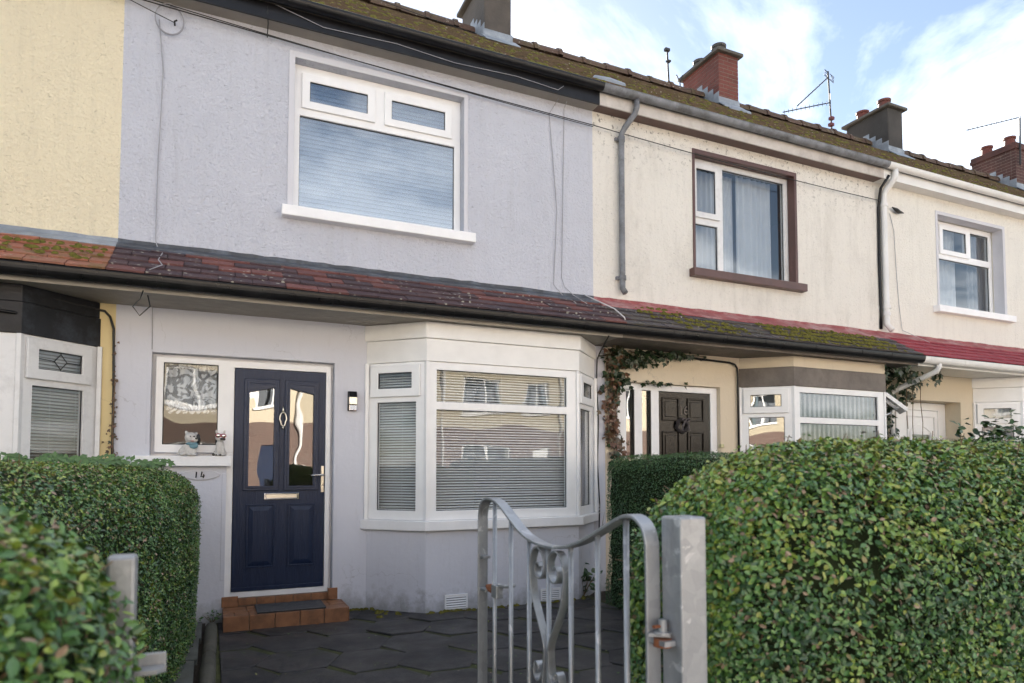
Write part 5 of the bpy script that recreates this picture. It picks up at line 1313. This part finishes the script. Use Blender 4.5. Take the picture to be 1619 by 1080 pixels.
climber('dark ivy wrapping the white downpipe beside the open bay light', [
    ((8.66, -.10, 2.40), (.06, .05, .18), 130, 0, .45), ((8.62, -.08, 2.0), (.05, .04, .2), 110, 0, .5), ((8.66, -.1, 1.7), (.08, .05, .12), 90, 0, .45), ((8.95, -.25, 2.58), (.12, .12, .06), 90, 0, .5), ((8.95, -.15, 2.40), (.10, .05, .07), 70, .1, .6), ((8.35, -.35, 2.66), (.18, .1, .04), 60, 0, .5), ((9.45, -.30, 2.66), (.05, .03, .04), 30, 0, .35), ((8.70, -.3, 2.66), (.14, .12, .04), 80, 0, .4)],
    [[(8.66, -.05, .5), (8.64, -.05, 1.6), (8.66, -.06, 2.5), (8.9, -.2, 2.68)], [(9.05, -.2, 2.6), (9.07, -.2, 2.3), (9.05, -.2, 2.0), (9.06, -.2, 1.75)], [(9.25, -.2, 2.62), (9.23, -.2, 2.3), (9.27, -.2, 2.0), (9.25, -.2, 1.7)], [(8.95, -.2, 2.6), (8.93, -.2, 2.2), (8.95, -.2, 1.9)]], .075)
climber('bare ivy strands at the foot of the yellow strip beside the black cable', [((-.745, -.03, 1.9), (.012, .01, .25), 40, .6, 1), ((-.75, -.03, 1.55), (.02, .01, .08), 25, .5, .95)], [[(-.742, -.02, 1.2), (-.748, -.03, 1.7), (-.74, -.03, 2.1)]], .028)
def bush(c, sd_, n, size, label, m='bush_leaf'):
    e = empty('bush', (c[0], c[1], 0), label, 'bush'); q = rng.normal(0, 1, (n, 3)); q /= np.linalg.norm(q, axis=1, keepdims=True); rr = rng.random(n) ** .35
    P = q * rr[:, None] * np.array(sd_) * (1 + .25 * np.sin(q[:, :1] * 9 + q[:, 2:] * 7)) + np.array(c) - np.array((c[0], c[1], 0))
    P = P[P[:, 2] > .02]; k = len(P)
    o = link('foliage', leaves('foliage', P, rng.normal(0, 1, (k, 3)), rng.normal(0, .5, (k, 3)) + np.array([0, -.3, 1]), size * rng.uniform(.6, 1.2, k), rng.random(k), m), e); tag(o, kind='stuff')
    b = MB()
    for i in range(9):
        a = i * .7; b.tube([(c[0], c[1], 0), (c[0] + .3 * sd_[0] * math.cos(a), c[1] + .3 * sd_[1] * math.sin(a), c[2] * .6), (c[0] + .8 * sd_[0] * math.cos(a), c[1] + .8 * sd_[1] * math.sin(a), c[2] + .4 * sd_[2])], [.02 * min(1, sd_[0] / .6), .014 * min(1, sd_[0] / .6), .003 * min(1, sd_[0] / .6)], 6)
    b.build('stem', 'twig', e); return e
bush((9.55, -1.1, 1.30), (1.0, .5, .66), 1600, .12, 'broad-leaved bright green bush before the bay at the right edge')
bush((3.62, -.30, .16), (.18, .12, .16), 60, .09, 'small green plant in the corner beside the grey bay', 'bush_leaf')
bush((.04, -.06, .06), (.10, .05, .05), 50, .03, 'tiny weed at the wall foot left of the tiled step', 'fern_leaf')
def fern(loc, label, n=7, L_=.16):
    e = empty('fern', loc, label, 'fern', 'ferns growing out of the left hedge'); P, U, W = [], [], []; b = MB()
    for i in range(n):
        a = random.uniform(0, 6.28); d = Vector((math.cos(a), math.sin(a), 0)); pts = []
        l_ = L_ * random.uniform(.7, 1.2)
        for k in range(9):
            t_ = k / 8; pts.append(d * l_ * t_ + Vector((0, 0, .06 * math.sin(t_ * 2.2) * l_ / L_)))
        b.tube([Vector(loc) + p for p in pts], .0015, 4)
        sd_ = Vector((-d.y, d.x, 0))
        for k in range(1, 9):
            for s_ in (-1, 1):
                P.append(pts[k]); U.append(sd_ * s_ + d * .5); W.append((random.gauss(0, .15), -.8 + random.gauss(0, .15), .8))
    b.build('stem', 'fern_leaf', e)
    link('foliage', leaves('foliage', np.array(P), np.array(U), np.array(W), .05 * rng.uniform(.7, 1.1, len(P)), rng.random(len(P)), 'fern_leaf', SMALL, SMALLF), e)
fern((-.95, -1.7, 1.35), 'small fern at the left end of the hedge top'); fern((-.72, -1.5, 1.35), 'small fern on the hedge top under the yellow bay window')
fern((-.47, -1.2, 1.33), 'pale green fern on the hedge top left of the porch sill', 9, .2); fern((-.62, -2.1, 1.335), 'pale green fern low on the rounded hedge shoulder', 9, .2)

# ------------------------------------------------------------------ the other side of the street (seen in the window glass)
OY = -20.0
def opposite(x0, wd, um, label, k):
    e = empty('opposite_house', (x0 + wd / 2, OY, 0), label, 'house', 'houses across the street'); F = facet((x0 + wd, OY), (-1, 0))
    holes = [(wd * .12, wd * .12 + .95, 0, 2.2), (wd * .45, wd * .88, .8, 2.3)]
    MB().slab(F, 0, wd, -.15, 3.05, -.3, 0, holes).build('lower_wall', 'opp_brick', e)
    MB().slab(F, 0, wd, 3.05, 5.9, -.3, 0, [(wd * .12, wd * .35, 3.7, 5.0), (wd * .52, wd * .86, 3.6, 5.0)]).build('upper_wall', um, e)
    for (a, b, c, d) in [(wd * .45, wd * .88, .8, 2.3), (wd * .12, wd * .35, 3.7, 5.0), (wd * .52, wd * .86, 3.6, 5.0)]:
        mid = (a + b) / 2; fr = MB().slab(F, a, b, c, d, -.14, -.08, [(a + .07, mid - .04, c + .07, d - .07), (mid + .04, b - .07, c + .07, d - .07)]).build('window', 'white_upvc', e)
        MB().fbox(F, a + .05, b - .05, -.12, -.115, c + .05, d - .05).build('pane', 'glass', fr)
        MB().fbox(F, a - .08, b + .08, -.1, .07, c - .09, c - .001).build('window_sill', 'white_paint', e)
        MB().fbox(F, a, b, -.6, -.58, c, d).build('blind', 'dark_curtain', e)
    MB().fbox(F, wd * .12, wd * .12 + .95, -.12, -.06, 0, 2.2).build('front_door', ['brown_paint', 'white_upvc', 'door_navy', 'black_paint', 'white_upvc'][k % 5], e)
    MB().tube([F(.06, .06, 0), F(.06, .06, 5.8)], .045, 8).build('downpipe', 'white_plastic', e)
    x1 = x0 + wd
    MB().profx([(OY + .35, 5.85), (OY - 3.4, 8.5), (OY - 7.2, 5.85)], x0, x1).build('roof', 'opp_roof', e)
    MB().box(x1 - .5, x1, OY - 3.9, OY - 2.9, 7.6, 9.4).build('chimney', 'opp_brick', e)
for k in range(7):
    opposite(-13 + k * 5.4, 5.4, ['opp_yellow', 'opp_yellow', 'pale_render', 'opp_yellow', 'opp_yellow', 'pale_render', 'opp_yellow'][k],
             ['brick and yellow house across the street, farthest left in the reflections', 'brick and yellow house across the street, reflected in the navy door glass', 'brick and pale house across the street, third from the left', 'brick and yellow house across the street, reflected in the grey bay', 'brick and yellow house across the street, fifth from the left', 'brick and pale house across the street, reflected in the cream bay', 'brick and yellow house across the street, farthest right in the reflections'][k], k)
for k, (z, y) in enumerate(((7.4, -9.6), (7.1, -9.4), (6.6, -10.2))):
    wire(sag((-25, y - 1.5 + k, z + .4), (35, y + .8, z), .5, 20), .012, 'wire_black', ['highest overhead cable along the street, seen reflected upstairs', 'middle overhead cable along the street, seen reflected upstairs', 'lowest overhead cable along the street, seen reflected upstairs'][k], 'overhead_cable')

S.render.engine = 'CYCLES'
S.cycles.max_bounces = 8; S.cycles.transparent_max_bounces = 24
